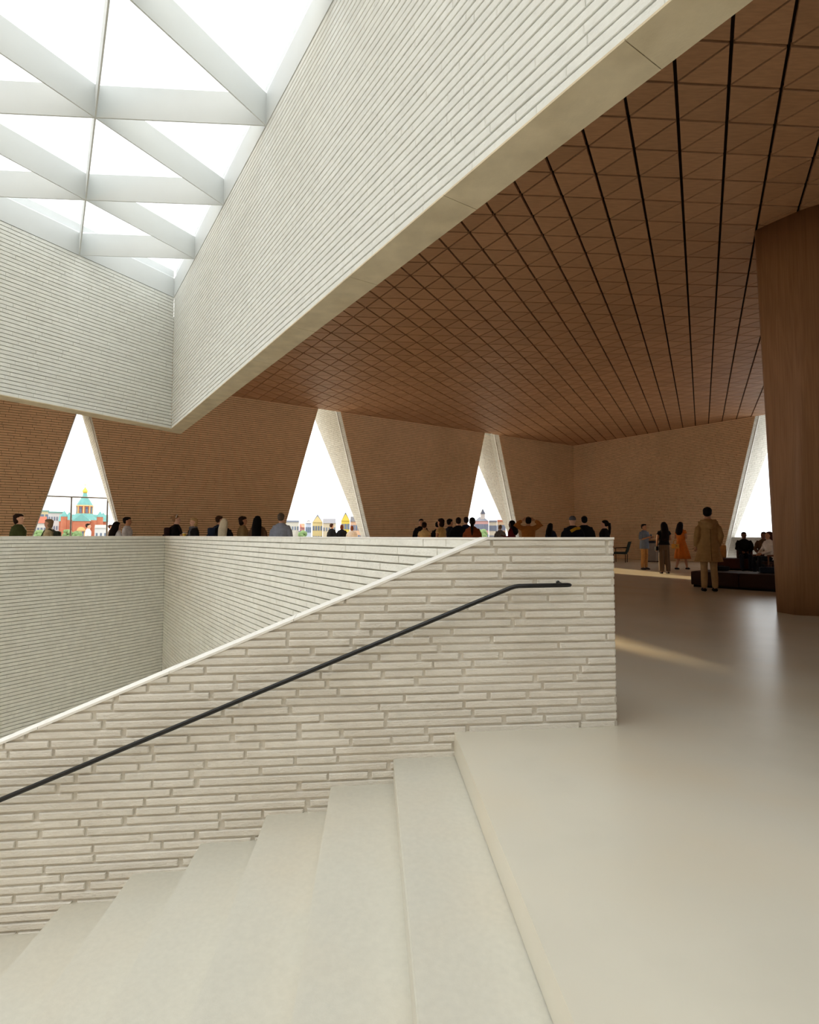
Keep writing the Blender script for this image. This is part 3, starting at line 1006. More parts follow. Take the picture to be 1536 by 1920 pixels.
    if bottom in ('trousers', 'wide'):
        wd = 1.0 if bottom == 'trousers' else 1.35
        stack(m_, [(0.82, hip * 0.75, 0.085), (0.88, hip + 0.012, 0.112), (0.97, hip + 0.010, 0.114), (1.06, (0.125 if female else 0.14) + 0.014, 0.10)], 14)
        for L_ in legs:
            m_.tube([S(p) for p in L_], [0.092 * k, 0.07 * k * wd, 0.068 * k * wd, 0.058 * k * wd], 10)
        mm_ = cloth(*bottom_c) if not isinstance(bottom_c, bpy.types.Material) else bottom_c
        remeshed('trousers', m_, mm_, root, voxel)
    elif bottom == 'skirt':
        hem = 0.40
        n = 40
        rings = []
        for z_, r, pl in ((1.06, 0.145, 0.0), (0.98, 0.175, 0.004), (0.80, 0.215, 0.012), (0.60, 0.255, 0.02), (hem, 0.29, 0.026)):
            rings.append([S(((r + pl * math.cos(9 * 2 * math.pi * i / n)) * math.cos(2 * math.pi * i / n), (r * 0.8 + pl * math.cos(9 * 2 * math.pi * i / n)) * math.sin(2 * math.pi * i / n) + (0.10 * (1.06 - z_) if pose == 'stride' else 0), z_)) for i in range(n)])
        m_.loft(rings)
        me_ = m_.mesh('skirt', True)
        bmm = bmesh.new(); bmm.from_mesh(me_); bmesh.ops.recalc_face_normals(bmm, faces=bmm.faces[:]); bmm.to_mesh(me_); bmm.free()
        obj('skirt', me_, cloth(*bottom_c), root)
    # --- shoes
    for L_ in legs:
        sh = MB()
        an = Vector(L_[3])
        sh.tube([S(an + Vector((0, -0.07, -0.045))), S(an + Vector((0, 0.02, -0.038))), S(an + Vector((0, 0.10, -0.048))), S(an + Vector((0, 0.175, -0.06)))], [0.032 * k, 0.041 * k, 0.038 * k, 0.018 * k], 10)
        remeshed('shoe', sh, cloth(*shoe_c), root, max(voxel, 0.014) * 0.7)
    # --- hair
    hm = MB()
    def HB(c_, rx, ry, rz, n=12, m=8): hm.ball(S(HD_(c_)), rx * k, ry * k, rz * k, n, m)
    if hair == 'beanie':
        HB((0, -0.012, 1.70), 0.088, 0.108, 0.072)
        hm.tube([S(HD_((0, -0.012, 1.655))), S(HD_((0, -0.012, 1.69)))], [0.092 * k, 0.092 * k], 14)
    elif hair != 'bald':
        HB((0, -0.018, 1.685), 0.088, 0.106, 0.084)
        HB((0, -0.035, 1.64), 0.086, 0.08, 0.082)
        if hair == 'short':
            HB((0, 0.03, 1.725), 0.06, 0.07, 0.035)
        if hair == 'bob':
            HB((0, -0.03, 1.60), 0.098, 0.078, 0.11)
            HB((0.0, 0.02, 1.715), 0.078, 0.085, 0.05)
        if hair == 'bun':
            HB((0, -0.115, 1.70), 0.045, 0.045, 0.045)
        if hair in ('long', 'verylong'):
            zl = 1.28 if hair == 'long' else 1.10
            hm.tube([S(HD_((0, -0.03, 1.68))), S(HD_((0, -0.055, 1.58))), S((0, -0.10, 1.46)), S((0, -0.125, zl + 0.08)), S((0, -0.11, zl))], [0.088 * k, 0.097 * k, 0.105 * k, 0.10 * k, 0.055 * k], 12, up=(0, 1, 0), flat=1.25)
            HB((0.0, 0.0, 1.715), 0.076, 0.085, 0.045)
        if hair == 'ponytail':
            hm.tube([S(HD_((0, -0.10, 1.70))), S(HD_((0, -0.145, 1.66))), S(HD_((0, -0.15, 1.52))), S((0, -0.145, 1.36)), S((0, -0.135, 1.26))], [0.03 * k, 0.042 * k, 0.045 * k, 0.036 * k, 0.01 * k], 10)
            HB((0.0, 0.0, 1.715), 0.074, 0.085, 0.042)
    if hair != 'bald':
        remeshed('hair' if hair != 'beanie' else 'beanie', hm, hairm(*hair_c), root, min(voxel, 0.014))
    root['k'] = k
    return root, S, HD_, wrists, k

def part(root, name, mb, m, smooth=True):
    me_ = mb.mesh(name, smooth)
    bmm = bmesh.new(); bmm.from_mesh(me_); bmesh.ops.recalc_face_normals(bmm, faces=bmm.faces[:]); bmm.to_mesh(me_); bmm.free()
    return obj(name, me_, m, root)

def child(root, n):
    return [c for c in root.children if c.name.split('.')[0] == n][0]

def backpack(px_root, S, c, label):
    """worn, yet a thing of its own"""
    root = px_root
    o = empty('backpack', root.location, root.rotation_euler.z)
    tag(o, label, 'backpack')
    k = root['k']
    pk = part(o, 'pack', MB().bbox(-0.15 * k, 0.15 * k, -0.30 * k, -0.145 * k, 1.0 * k, 1.42 * k, 0.05 * k), cloth(*c))
    part(pk, 'pocket', MB().bbox(-0.11 * k, 0.11 * k, -0.335 * k, -0.29 * k, 1.03 * k, 1.22 * k, 0.02 * k), cloth(*c))
    for sg in (-1, 1):
        part(o, 'strap', MB().tube([S((0.10 * sg, -0.16, 1.40)), S((0.115 * sg, -0.05, 1.475)), S((0.12 * sg, 0.08, 1.42)), S((0.13 * sg, 0.14, 1.28)), S((0.15 * sg, 0.06, 1.12)), S((0.13 * sg, -0.15, 1.05))], 0.018 * k, 8), cloth(*c))
    return o

DARK, BLACK, NAVY = (34, 32, 34), (20, 19, 21), (32, 38, 56)
# behind the far-left parapet
person('person in olive green hooded jacket with short dark hair at the far left', 34, 12.6, 964, yaw=80, hair='bob', hair_c=(44, 28, 20), topc=(72, 80, 48), top_fit=0.045, arms='down', coat=True)
r, S, HD_, w, k = person('person with fair hair and cream shirt in front of the church window', 91, 14.6, 974, yaw=250, hair='bob', hair_c=(150, 128, 100), topc=(222, 208, 168), skin_c='light', top_fit=0.03, female=True)
backpack(r, S, (58, 66, 58), 'dark green backpack on the person in the cream shirt')
person('bearded person in white shirt outside the church window', 165, 25.5, 982, yaw=70, hair='short', hair_c=(42, 26, 18), topc=(232, 232, 236))
person('person in brown jacket outside at the right edge of the church window', 207, 26.5, 984, yaw=60, hair='short', hair_c=(58, 32, 18), topc=(112, 84, 58))
person('person with long black hair beside the man in pale shirt', 219, 14.0, 979, yaw=40, hair='long', hair_c=(24, 17, 16), topc=(222, 222, 226), female=True)
person('man in pale grey shirt with short black hair facing right at the parapet', 238, 15.0, 970, yaw=75, skin_c='tan', hair='short', hair_c=(24, 18, 16), topc=(206, 202, 202), top_fit=0.03)
r, S, HD_, w, k = person('woman in black jacket wearing a white headband', 330, 15.4, 967, yaw=75, hair='bun', hair_c=(150, 112, 78), topc=BLACK, top_fit=0.04, female=True)
part(child(r, 'hair'), 'headband', MB().tube([S(HD_((0.086 * math.cos(a_), 0.0 + 0.02 * math.sin(a_), 1.69 + 0.086 * math.sin(a_)))) for a_ in [math.pi * q / 8 for q in range(9)]], 0.012 * k, 6), cloth(235, 232, 225))
backpack(r, S, (52, 34, 36), 'dark maroon backpack on the woman with the headband')
r, S, HD_, w, k = person('woman with short blond hair and grey scarf at the parapet', 363, 15.2, 972, yaw=225, hair='bob', hair_c=(196, 162, 112), topc=DARK, top_fit=0.045, female=True, arms=('fold', 'phone'))
part(r, 'scarf', MB().tube([S((0.085 * math.cos(a_), 0.085 * math.sin(a_) + 0.01, 1.47 + 0.012 * math.sin(3 * a_))) for a_ in [2 * math.pi * q / 14 for q in range(15)]], 0.042 * k, 8).tube([S((-0.05, 0.10, 1.45)), S((-0.05, 0.135, 1.3)), S((-0.06, 0.13, 1.12))], 0.04 * k, 8), cloth(110, 108, 112))
cup = empty('paper_cup', (xat(345.5, 14.35), 14.35, 0))
tag(cup, 'yellow paper cup held between the woman with headband and the woman with scarf', 'cup')
cb = obj('cup_body', MB().stack([(1.13, 0.028, 0.028), (1.25, 0.042, 0.042)], 14).mesh('cup', True), cloth(226, 186, 84), cup)
obj('lid', MB().stack([(1.25, 0.046, 0.046), (1.262, 0.046, 0.046), (1.27, 0.034, 0.034)], 14).mesh('lid', True), cloth(238, 232, 220), cb)
r, S, HD_, w, k = person('man with brown hair and blue backpack behind the platinum blonde woman', 411, 16.0, 968, yaw=50, hair='short', hair_c=(70, 48, 34), topc=(38, 42, 52), top_fit=0.04)
backpack(r, S, (48, 62, 88), 'blue backpack on the man behind the platinum blonde woman')
person('woman with long platinum blonde hair seen from behind', 421, 14.3, 973, yaw=10, hair='verylong', hair_c=(216, 204, 176), topc=BLACK, female=True, top_fit=0.04)
person('woman in tan coat with short dark brown hair', 455, 14.6, 969, yaw=70, hair='bob', hair_c=(40, 24, 18), topc=(150, 124, 86), female=True, top_fit=0.045, top_hem=0.6, coat=True, skin_c='tan')
person('woman with very long straight black hair seen from behind', 483, 14.2, 968, yaw=0, hair='verylong', hair_c=(14, 12, 13), topc=(104, 78, 58), female=True, top_fit=0.03)
person('grey-haired man in light blue shirt seen from behind', 527, 13.8, 963, yaw=5, hair='short', hair_c=(96, 84, 72), topc=(164, 172, 190), top_fit=0.045)
# outside the second opening
person('person in black jacket outside the second opening, leftmost of the group', 622, 27.0, 982, yaw=40, hair='short', hair_c=(72, 48, 38), topc=BLACK, top_fit=0.05)
person('person in black jacket with auburn hair outside the second opening', 641, 27.8, 984, yaw=0, hair='bob', hair_c=(104, 52, 28), topc=BLACK, top_fit=0.05)
person('person in pale sweater with auburn hair outside the second opening', 660, 27.2, 986, yaw=0, hair='bob', hair_c=(122, 66, 38), topc=(214, 200, 184), top_fit=0.05)
# middle
person('man in dark suit facing us behind the woman with the cream top', 790, 18.8, 973.5, yaw=170, skin_c='tan', hair='short', hair_c=(22, 16, 14), topc=BLACK, top_fit=0.035)
person('woman in cream top with dark hair bun seen from behind', 796, 16.6, 979.5, yaw=20, hair='bun', hair_c=(40, 22, 16), topc=(216, 184, 128), sleeve=0.3, female=True, skin_c='tan')
person('man in black suit partly hidden behind the short-haired woman', 821, 18.2, 979, yaw=20, hair='short', hair_c=(24, 18, 16), topc=BLACK)
person('woman in cream top with short dark hair facing left', 827, 15.6, 973, yaw=-50, hair='bob', hair_c=(36, 20, 16), topc=(214, 178, 118), sleeve=0.3, female=True, skin_c='tan')
person('man in dark navy suit facing right beside the woman in cream top', 844, 17.4, 973.5, yaw=60, skin_c='tan', hair='short', hair_c=(24, 18, 16), topc=(24, 26, 34), top_fit=0.035)
person('man in black suit with white collar seen from behind', 860, 16.8, 971, yaw=10, hair='short', hair_c=(40, 26, 20), topc=(18, 20, 26), top_fit=0.035)
person('man in navy blue suit seen from behind next to the opening', 874, 18.3, 970, yaw=-10, hair='short', hair_c=(48, 30, 22), topc=(28, 40, 64), top_fit=0.035)
person('woman in rust top with long dark ponytail', 886, 14.2, 971, yaw=10, hair='ponytail', hair_c=(26, 16, 14), topc=(142, 74, 40), female=True, arms=('down', 'phone'), skin_c='tan', top_fit=0.035)
person('grey-haired man in grey shirt by the third opening', 938, 24.5, 984.5, yaw=-10, hair='short', hair_c=(120, 100, 84), topc=(112, 108, 106), top_fit=0.04)
person('woman in dark red top with long black hair', 960, 17.4, 976.5, yaw=-60, hair='long', hair_c=(22, 16, 15), topc=(112, 30, 34), female=True, skin_c='dark', arms=('phone', 'fold'))
person('woman in orange brown top lifting her arms behind her head', 991, 14.8, 970, yaw=5, hair='bun', hair_c=(26, 18, 15), topc=(170, 106, 48), female=True, skin_c='tan', arms='up', top_fit=0.04)
person('woman in dark blue top looking down left of the beanie wearer', 1033, 19.0, 981.5, yaw=50, hair='long', hair_c=(22, 15, 14), topc=(34, 36, 52), female=True, skin_c='tan', arms='phone')
r, S, HD_, w, k = person('person in grey beanie and dark jacket with yellow shoulder', 1074, 13.6, 968.5, yaw=10, hair='beanie', hair_c=(98, 98, 104), topc=(24, 24, 32), top_fit=0.055, coat=True, top_hem=0.78)
part(child(r, 'coat'), 'yoke', MB().tube([S((-0.06, -0.135, 1.36)), S((0.06, -0.12, 1.43)), S((0.17, -0.04, 1.44))], 0.042 * k, 8), cloth(206, 158, 48))
person('person in black coat with short black hair right of the beanie wearer', 1096, 15.2, 968.5, yaw=5, hair='short', hair_c=(16, 13, 13), topc=BLACK, top_fit=0.05, coat=True, top_hem=0.6)
person('woman in black coat with tied dark hair facing left at the wall end', 1134, 15.5, 976, yaw=-60, hair='ponytail', hair_c=(22, 15, 14), topc=BLACK, female=True, top_fit=0.05, top_hem=0.45, coat=True, bottom_c=BLACK, flare=0.03)
# the standing group on the right
rT = person('man in blue-grey shirt and tan trousers looking at his phone', 1208, 19.4, 983, yaw=150, skin_c='tan', hair='short', hair_c=(26, 18, 16), topc=(120, 130, 146), sleeve=0.5, arms=('phone', 'phone'), bottom_c=(206, 152, 94), shoe_c=(70, 64, 66), voxel=0.012, top_fit=0.045, top_hem=0.80)
ph = rT[0]
phone = obj('phone', MB().bbox(-0.04, 0.04, 0.27, 0.28, 1.10, 1.24, 0.004).mesh('phone'), BLACK_METAL)
phone.location, phone.rotation_euler = ph.location, ph.rotation_euler
tag(phone, 'black phone in the hands of the man in blue-grey shirt', 'phone')
def stripes():
    m = bpy.data.materials.new('striped_cloth')
    m.use_nodes = True
    N, L = m.node_tree.nodes, m.node_tree.links
    b = N['Principled BSDF']; b.inputs['Roughness'].default_value = 0.9
    tc = N.new('ShaderNodeTexCoord')
    wv = N.new('ShaderNodeTexWave'); wv.wave_type = 'BANDS'; wv.bands_direction = 'X'; wv.inputs['Scale'].default_value = 10.0
    L.new(tc.outputs['Object'], wv.inputs['Vector'])
    mx = N.new('ShaderNodeMix'); mx.data_type = 'RGBA'
    mx.inputs['A'].default_value = srgb(40, 30, 30); mx.inputs['B'].default_value = srgb(130, 100, 72)
    L.new(wv.outputs['Fac'], mx.inputs['Factor']); L.new(mx.outputs['Result'], b.inputs['Base Color'])
    return m
r, S, HD_, w, k = person('woman in black top and striped wide trousers seen from behind', 1245, 17.3, 979.5, yaw=5, skin_c='tan', hair='verylong', hair_c=(24, 14, 12), topc=BLACK, sleeve=0.3, female=True, arms=('down', 'fold'), bottom='wide', bottom_c=stripes(), shoe_c=(40, 30, 28), voxel=0.012, top_fit=0.03, top_hem=0.98)
bag = empty('shoulder_bag', r.location, r.rotation_euler.z)
tag(bag, 'small black bag hanging at the hip of the woman in striped trousers', 'bag')
part(bag, 'pouch', MB().bbox(-0.30 * k, -0.215 * k, -0.11 * k, 0.07 * k, 0.78 * k, 0.93 * k, 0.025 * k), cloth(20, 18, 19))
part(bag, 'strap', MB().tube([S((-0.25, -0.10, 0.92)), S((-0.23, -0.12, 1.15)), S((-0.12, -0.09, 1.46)), S((-0.10, 0.05, 1.47)), S((-0.22, 0.12, 1.15)), S((-0.25, 0.06, 0.92))], 0.009 * k, 6), cloth(20, 18, 19))
r, S, HD_, w, k = person('woman in orange midi dress with dark hair', 1277, 19.4, 979.5, yaw=60, skin_c='tan', hair='long', hair_c=(26, 15, 13), topc=(214, 118, 44), sleeve=0.3, female=True, arms=('fold', 'fold'), bottom='skirt', bottom_c=(214, 118, 44), shoe_c=(30, 24, 24), voxel=0.012, pose='stride', top_fit=0.02, top_hem=1.0)
hb = empty('handbag', (r.location.x - 0.30, r.location.y - 0.20, 0), 0.3)
tag(hb, 'small golden orange handbag at the side of the woman in orange dress', 'handbag')
hbb = part(hb, 'body', MB().bbox(-0.13, 0.13, -0.05, 0.05, 0.74, 0.90, 0.02), cloth(232, 168, 78))
part(hb, 'handle', MB().tube([(-0.08, 0, 0.89), (-0.07, 0, 1.0), (0, 0, 1.05), (0.07, 0, 1.0), (0.08, 0, 0.89)], 0.011, 8), cloth(222, 150, 66))
part(hbb, 'clasp', MB().bbox(-0.02, 0.02, -0.062, -0.045, 0.82, 0.85, 0.004), GREY_METAL)
r, S, HD_, w, k = person('man in long khaki hooded coat seen from behind', 1328, 11.85, 952, yaw=12, skin_c='tan', hair='short', hair_c=(20, 15, 14), topc=(168, 130, 82), arms=('pocket', 'pocket'), bottom_c=(176, 140, 96), shoe_c=(16, 14, 14), voxel=0.011, coat=True, top_hem=0.62, top_fit=0.034, flare=0.045, head_turn=25, sw=0.165)
part(child(r, 'coat'), 'hood', MB().tube([S((-0.13, -0.03, 1.47)), S((-0.10, -0.12, 1.45)), S((0.0, -0.155, 1.38)), S((0.10, -0.12, 1.45)), S((0.13, -0.03, 1.47))], [0.035 * k, 0.055 * k, 0.065 * k, 0.055 * k, 0.035 * k], 10).ball(S((0, -0.15, 1.38)), 0.11 * k, 0.05 * k, 0.09 * k), cloth(174, 136, 88))
part(child(r, 'coat'), 'back_seam', MB().tube([S((0, -0.15, 1.30)), S((0, -0.157, 1.0)), S((0, -0.20, 0.64))], 0.006 * k, 6), cloth(110, 82, 48))

# ------------------------------------------------------------------ benches and what lies on them
LEATHER = mat('brown_leather', srgb(56, 33, 24), 0.65, var=0.12, scale=4, bump=0.2, bscale=12, spec=0.12)
LEATHER2 = mat('red_brown_leather', srgb(74, 36, 25), 0.65, var=0.12, scale=4, bump=0.2, bscale=12, spec=0.12)
bd = math.atan2(11.72 - 12.93, 7.74 - 6.58)
def bench(label, p, rz, mods, w_, dp, hh, m, back=None):
    o = empty('low_bench', (p[0], p[1], 0), rz)
    tag(o, label, 'bench')
    x_ = 0
    for q in range(mods):
        cu = part(o, 'cushion', MB().bbox(x_ + 0.004, x_ + w_ - 0.004, 0, dp, 0.05, hh, 0.03), m, False)
        x_ += w_
    part(o, 'plinth', MB().box(0.05, x_ - 0.05, 0.05, dp - 0.05, 0, 0.06), cloth(28, 20, 17), False)
    if back:
        part(o, 'backrest', MB().bbox(back[0], back[1], dp * 0.55, dp * 0.55 + 0.14, hh - 0.01, hh + back[2], 0.03), m, False)
    return o
bench('long dark brown leather bench in front of the man in the coat', (6.58, 12.93), bd, 3, 1.0, 0.95, 0.36, LEATHER)
bench('red-brown leather bench carrying the seated people', (10.75, 19.3), bd * 0.92, 3, 1.2, 1.0, 0.40, LEATHER2, (0.5, 0.98, 0.30))

s1 = person('man in black jacket sitting on the brown bench with clasped hands', 1395, 18.97, 1008, yaw=205, skin_c='dark', hair='short', hair_c=(24, 17, 15), topc=BLACK, pose='sit', arms='lap', bottom_c=(30, 32, 40), voxel=0.012, seat=0.42, top_fit=0.035)
s2 = person('person in patterned brown shirt sitting between the man in black and the woman in white', 1432, 18.50, 1008, yaw=235, skin_c='dark', hair='short', hair_c=(40, 28, 22), topc=(96, 70, 50), pose='sit', arms='lap', bottom_c=(36, 34, 38), voxel=0.012, seat=0.42, top_fit=0.03)
s3 = person('woman in white shirt with long brown hair sitting beside the column', 1442, 16.9, 1008, yaw=268, skin_c='tan', hair='long', hair_c=(66, 34, 24), topc=(226, 214, 202), pose='sit', arms='lap', bottom_c=(24, 24, 30), voxel=0.012, female=True, seat=0.42)
def lump(name, label, cat, loc, m, size, rz=0.0, extra=None):
    o = empty(name, loc, rz)
    tag(o, label, cat)
    part(o, 'body', MB().bbox(-size[0] / 2, size[0] / 2, -size[1] / 2, size[1] / 2, 0, size[2], min(size) * 0.3), m)
    part(o, 'handle', MB().tube([(-size[0] * 0.25, 0, size[2] * 0.95), (-size[0] * 0.18, 0, size[2] * 1.2), (size[0] * 0.18, 0, size[2] * 1.2), (size[0] * 0.25, 0, size[2] * 0.95)], min(size) * 0.07, 8), m)
    return o
lump('shoulder_bag', 'black bag lying on the front bench beside the man in the coat', 'bag', (xat(1350, 13.2), 13.2, 0.36), cloth(22, 18, 19), (0.34, 0.2, 0.1), 0.2)
lump('backpack', 'dark blue bag lying on the front bench next to the column', 'bag', (xat(1443, 12.3), 12.3, 0.36), cloth(36, 40, 52), (0.42, 0.26, 0.13), -0.4)
lump('tote_bag', 'tan canvas tote bag standing behind the man in the coat', 'bag', (xat(1351, 19.5), 19.5, 0.40), cloth(206, 150, 90), (0.34, 0.16, 0.46), -0.5)
lc = empty('lounge_chair', (xat(1442, 16.9), 16.9, 0), -math.radians(268))
tag(lc, 'low wooden lounge chair under the woman in the white shirt', 'chair')
LW = mat('chair_wood', srgb(104, 58, 36), 0.45)
part(lc, 'seat', MB().bbox(-0.3, 0.3, -0.24, 0.32, 0.32, 0.405, 0.03), LEATHER, False)
part(lc, 'backrest', MB().loft([[(x_, y_ - 0.27 - (z_ - 0.4) * 0.25, z_) for x_, y_ in ((-0.28, -0.03), (0.28, -0.03), (0.28, 0.03), (-0.28, 0.03))] for z_ in (0.38, 0.6, 0.78)]), LEATHER, False)
for sx in (-1, 1):
    for sy in (-1, 1):
        part(lc, 'leg', MB().tube([(0.33 * sx, 0.28 * sy, 0), (0.33 * sx, 0.27 * sy, 0.34 if sy < 0 else 0.58)], 0.02, 8), LW)
    part(lc, 'armrest', MB().tube([(0.33 * sx, -0.36, 0.60), (0.33 * sx, 0.30, 0.58)], 0.026, 8), LW)
# side table by the end wall
tb = empty('display_stand', (xat(1224, 25.0), 25.0, 0), bd)
tag(tb, 'grey stand with a wooden top by the end wall behind the man with the phone', 'stand')
part(tb, 'cabinet', MB().bbox(-0.2, 0.2, -0.2, 0.2, 0.04, 0.84, 0.01), mat('stand_grey', srgb(150, 138, 128), 0.7), False)
part(tb, 'foot', MB().box(-0.18, 0.18, -0.18, 0.18, 0, 0.05), cloth(60, 34, 26), False)
part(tb, 'top_board', MB().bbox(-0.32, 0.32, -0.24, 0.24, 0.96, 1.0, 0.008), mat('stand_wood', srgb(186, 138, 84), 0.5), False)
part(tb, 'box', MB().bbox(-0.14, 0.14, -0.16, 0.16, 0.84, 0.96, 0.008), cloth(52, 54, 62), False)
# chair
ch = empty('armchair', (xat(1163, 24.6), 24.6, 0), math.radians(60))
tag(ch, 'dark green armchair by the end wall past the stair wall', 'chair')
GREEN = cloth(54, 66, 64)
part(ch, 'seat', MB().bbox(-0.28, 0.28, -0.26, 0.28, 0.36, 0.46, 0.04), GREEN)
bk = MB()
bk.loft([[(x_, y_ - 0.26 - (z_ - 0.44) * 0.3, z_) for x_, y_ in ((-0.27, -0.03), (0.27, -0.03), (0.27, 0.03), (-0.27, 0.03))] for z_ in (0.44, 0.7, 0.92)])
part(ch, 'backrest', bk, GREEN, False)
for sx in (-1, 1):
    for sy in (-1, 1):
        part(ch, 'leg', MB().tube([(0.27 * sx, 0.24 * sy, 0.0), (0.29 * sx, 0.25 * sy, 0.36 if sy < 0 else 0.62)], 0.016, 8), cloth(50, 34, 26))
    part(ch, 'armrest', MB().tube([(0.29 * sx, -0.32, 0.66), (0.29 * sx, 0.27, 0.63)], 0.02, 8), cloth(50, 34, 26))

# ------------------------------------------------------------------ terrace and glass screen outside
ter = MB()
tq = [A - FD * 40 + NL * 0.3, A + FD * 6 + NL * 0.3, A + FD * 6 + NL * 14, A - FD * 40 + NL * 14]
ter.prism([p - Z * 0.3 for p in tq], [p - Z * 0.01 for p in tq])
to = obj('floor_terrace', ter.mesh(), STEP_MAT)
tag(to, 'pale terrace paving outside the left wall', 'terrace', kind='structure')
gsn = empty('glass_windscreen')
tag(gsn, 'tall glass windscreen with slim grey posts outside the church window', 'windscreen')
QS = 3.4
def PS(s_, z_): return A + FD * s_ + NL * QS + Z * z_
def find_s(px):
    best = None
    for q in range(-4000, 0):
        p = PS(q / 100, 1.2); r_ = proj(p)
        if r_ and (best is None or abs(r_[0] - px) < best[0]): best = (abs(r_[0] - px), q / 100)
    return best[1]
sa, sb = find_s(132), find_s(200)
stp = sb - sa
ztop = EYE + (HZ - 934) / FPX * PS(sb, 0).y
for q in range(-2, 3):
    part(gsn, 'post', MB().tube([PS(sa + stp * q, 0), PS(sa + stp * q, ztop)], 0.028, 8), GREY_METAL)
    if q < 2:
        g_ = [PS(sa + stp * q + 0.03, 0.1), PS(sa + stp * (q + 1) - 0.03, 0.1), PS(sa + stp * (q + 1) - 0.03, ztop - 0.03), PS(sa + stp * q + 0.03, ztop - 0.03)]
        obj('glass_pane', MB().prism(g_, [p + NL * 0.012 for p in g_]).mesh(), WIN_GLASS, gsn)
part(gsn, 'top_rail', MB().tube([PS(sa - 2 * stp, ztop), PS(sa + 2 * stp, ztop)], 0.026, 8), GREY_METAL)

# ------------------------------------------------------------------ the town beyond
gr = obj('ground_outside', MB().box(-400, 400, 60, 420, -16.2, -16).mesh(), mat('town_ground', srgb(150, 150, 146), 0.9))
tag(gr, 'harbour ground beyond the terrace', 'ground', kind='structure')
TOWN_Y = 170.0
MPP = TOWN_Y / FPX
def tx(px): return (px - 768) * MPP
def tz(py): return EYE + (HZ - py) * MPP
WINM = mat('town_window', srgb(96, 106, 122), 0.3, var=0.1)
ROOFS = {'slate': srgb(108, 112, 124), 'red': srgb(176, 96, 70), 'green': srgb(112, 150, 140), 'dark': srgb(74, 76, 86)}
def roofm(k_): return mat('roof_' + k_, ROOFS[k_], 0.7)
def wallm(r_, g_, b_): return mat('town_wall_%d_%d_%d' % (r_, g_, b_), srgb(r_ * 0.82, g_ * 0.80, b_ * 0.78), 0.9, var=0.04, scale=0.5)
winmesh = {}
def house(label, x0, x1, ytop, wall, roof='flat', roofk='slate', rh=4.0, rot=0.0, dy=0.0, cols=4, rows=4, dep=12.0, wpx=(0.5, 0.55), name='house', plinth=-16.0, ww=1.0, wh=1.7):
    Y = TOWN_Y + dy
    sc = Y / FPX
    X0, X1 = (x0 - 768) * sc, (x1 - 768) * sc
    zt = EYE + (HZ - ytop) * sc
    az = math.atan2((X0 + X1) / 2, Y)                  # the fronts look towards the hall
    o = empty(name, ((X0 + X1) / 2, Y, plinth), math.radians(rot) - az)
    tag(o, label, 'building')
    w2 = (X1 - X0) / 2 * math.cos(az)
    Ht = zt - plinth
    wl_ = part(o, 'walls', MB().box(-w2, w2, 0, dep, 0, Ht), wallm(*wall), False)
    if roof == 'flat':
        part(o, 'cornice', MB().box(-w2, w2, -0.3, dep, Ht, Ht + 0.5), roofm(roofk), False)
    elif roof == 'gable_front':
        part(o, 'roof', MB().prism([(-w2, -0.3, Ht), (w2, -0.3, Ht), (0, -0.3, Ht + rh)], [(-w2, dep, Ht), (w2, dep, Ht), (0, dep, Ht + rh)]), roofm(roofk), False)
        part(o, 'gable', MB().prism([(-w2, -0.35, Ht - 0.1), (w2, -0.35, Ht - 0.1), (0, -0.35, Ht + rh - 0.5)], [(-w2, 0, Ht - 0.1), (w2, 0, Ht - 0.1), (0, 0, Ht + rh - 0.5)]), wallm(*wall), False)
    else:
        part(o, 'roof', MB().prism([(-w2, -0.4, Ht), (-w2, dep + 0.4, Ht), (-w2 + (rh if roof == 'hip' else 0), dep / 2, Ht + rh)], [(w2, -0.4, Ht), (w2, dep + 0.4, Ht), (w2 - (rh if roof == 'hip' else 0), dep / 2, Ht + rh)]), roofm(roofk), False)
    key = (ww, wh)
    if key not in winmesh:
        winmesh[key] = MB().box(-ww / 2, ww / 2, -0.06, 0.04, -wh / 2, wh / 2).mesh('window')
        winmesh[key].materials.append(WINM)
    top_z = Ht - 1.9
    for c_ in range(cols):
        for r_ in range(rows):
            z_ = top_z - r_ * 3.1
            if z_ + plinth < -1.5: continue
            obj('window', winmesh[key], None, wl_, (-w2 + (c_ + 0.5) * 2 * w2 / cols, -0.03, z_))
    return o
# around the church
house('tall cream white apartment block left of the church', 90, 119, 962, (232, 232, 234), 'flat', 'green', cols=6, rows=5, dep=9, rot=-6, dy=14, ww=0.38, wh=1.3)
lb = house('wing of the block left of the church, yellow sunlight painted into its walls', 66, 92, 959, (236, 222, 180), 'flat', 'green', cols=3, rows=4, dep=10, rot=10, dy=32)  # yellow wall colour stands in for sunlight on the white block's left side
house('low white house with red roof at the left edge of the church window', 56, 88, 981, (236, 232, 226), 'gable', 'red', rh=2.0, cols=5, rows=3, dy=-14, dep=8, ww=0.5, wh=1.2)
house('small white house right of the church', 178, 202, 990, (250, 250, 250), 'gable', 'slate', rh=1.0, cols=3, rows=2, dy=-12, ww=0.45, wh=0.9)
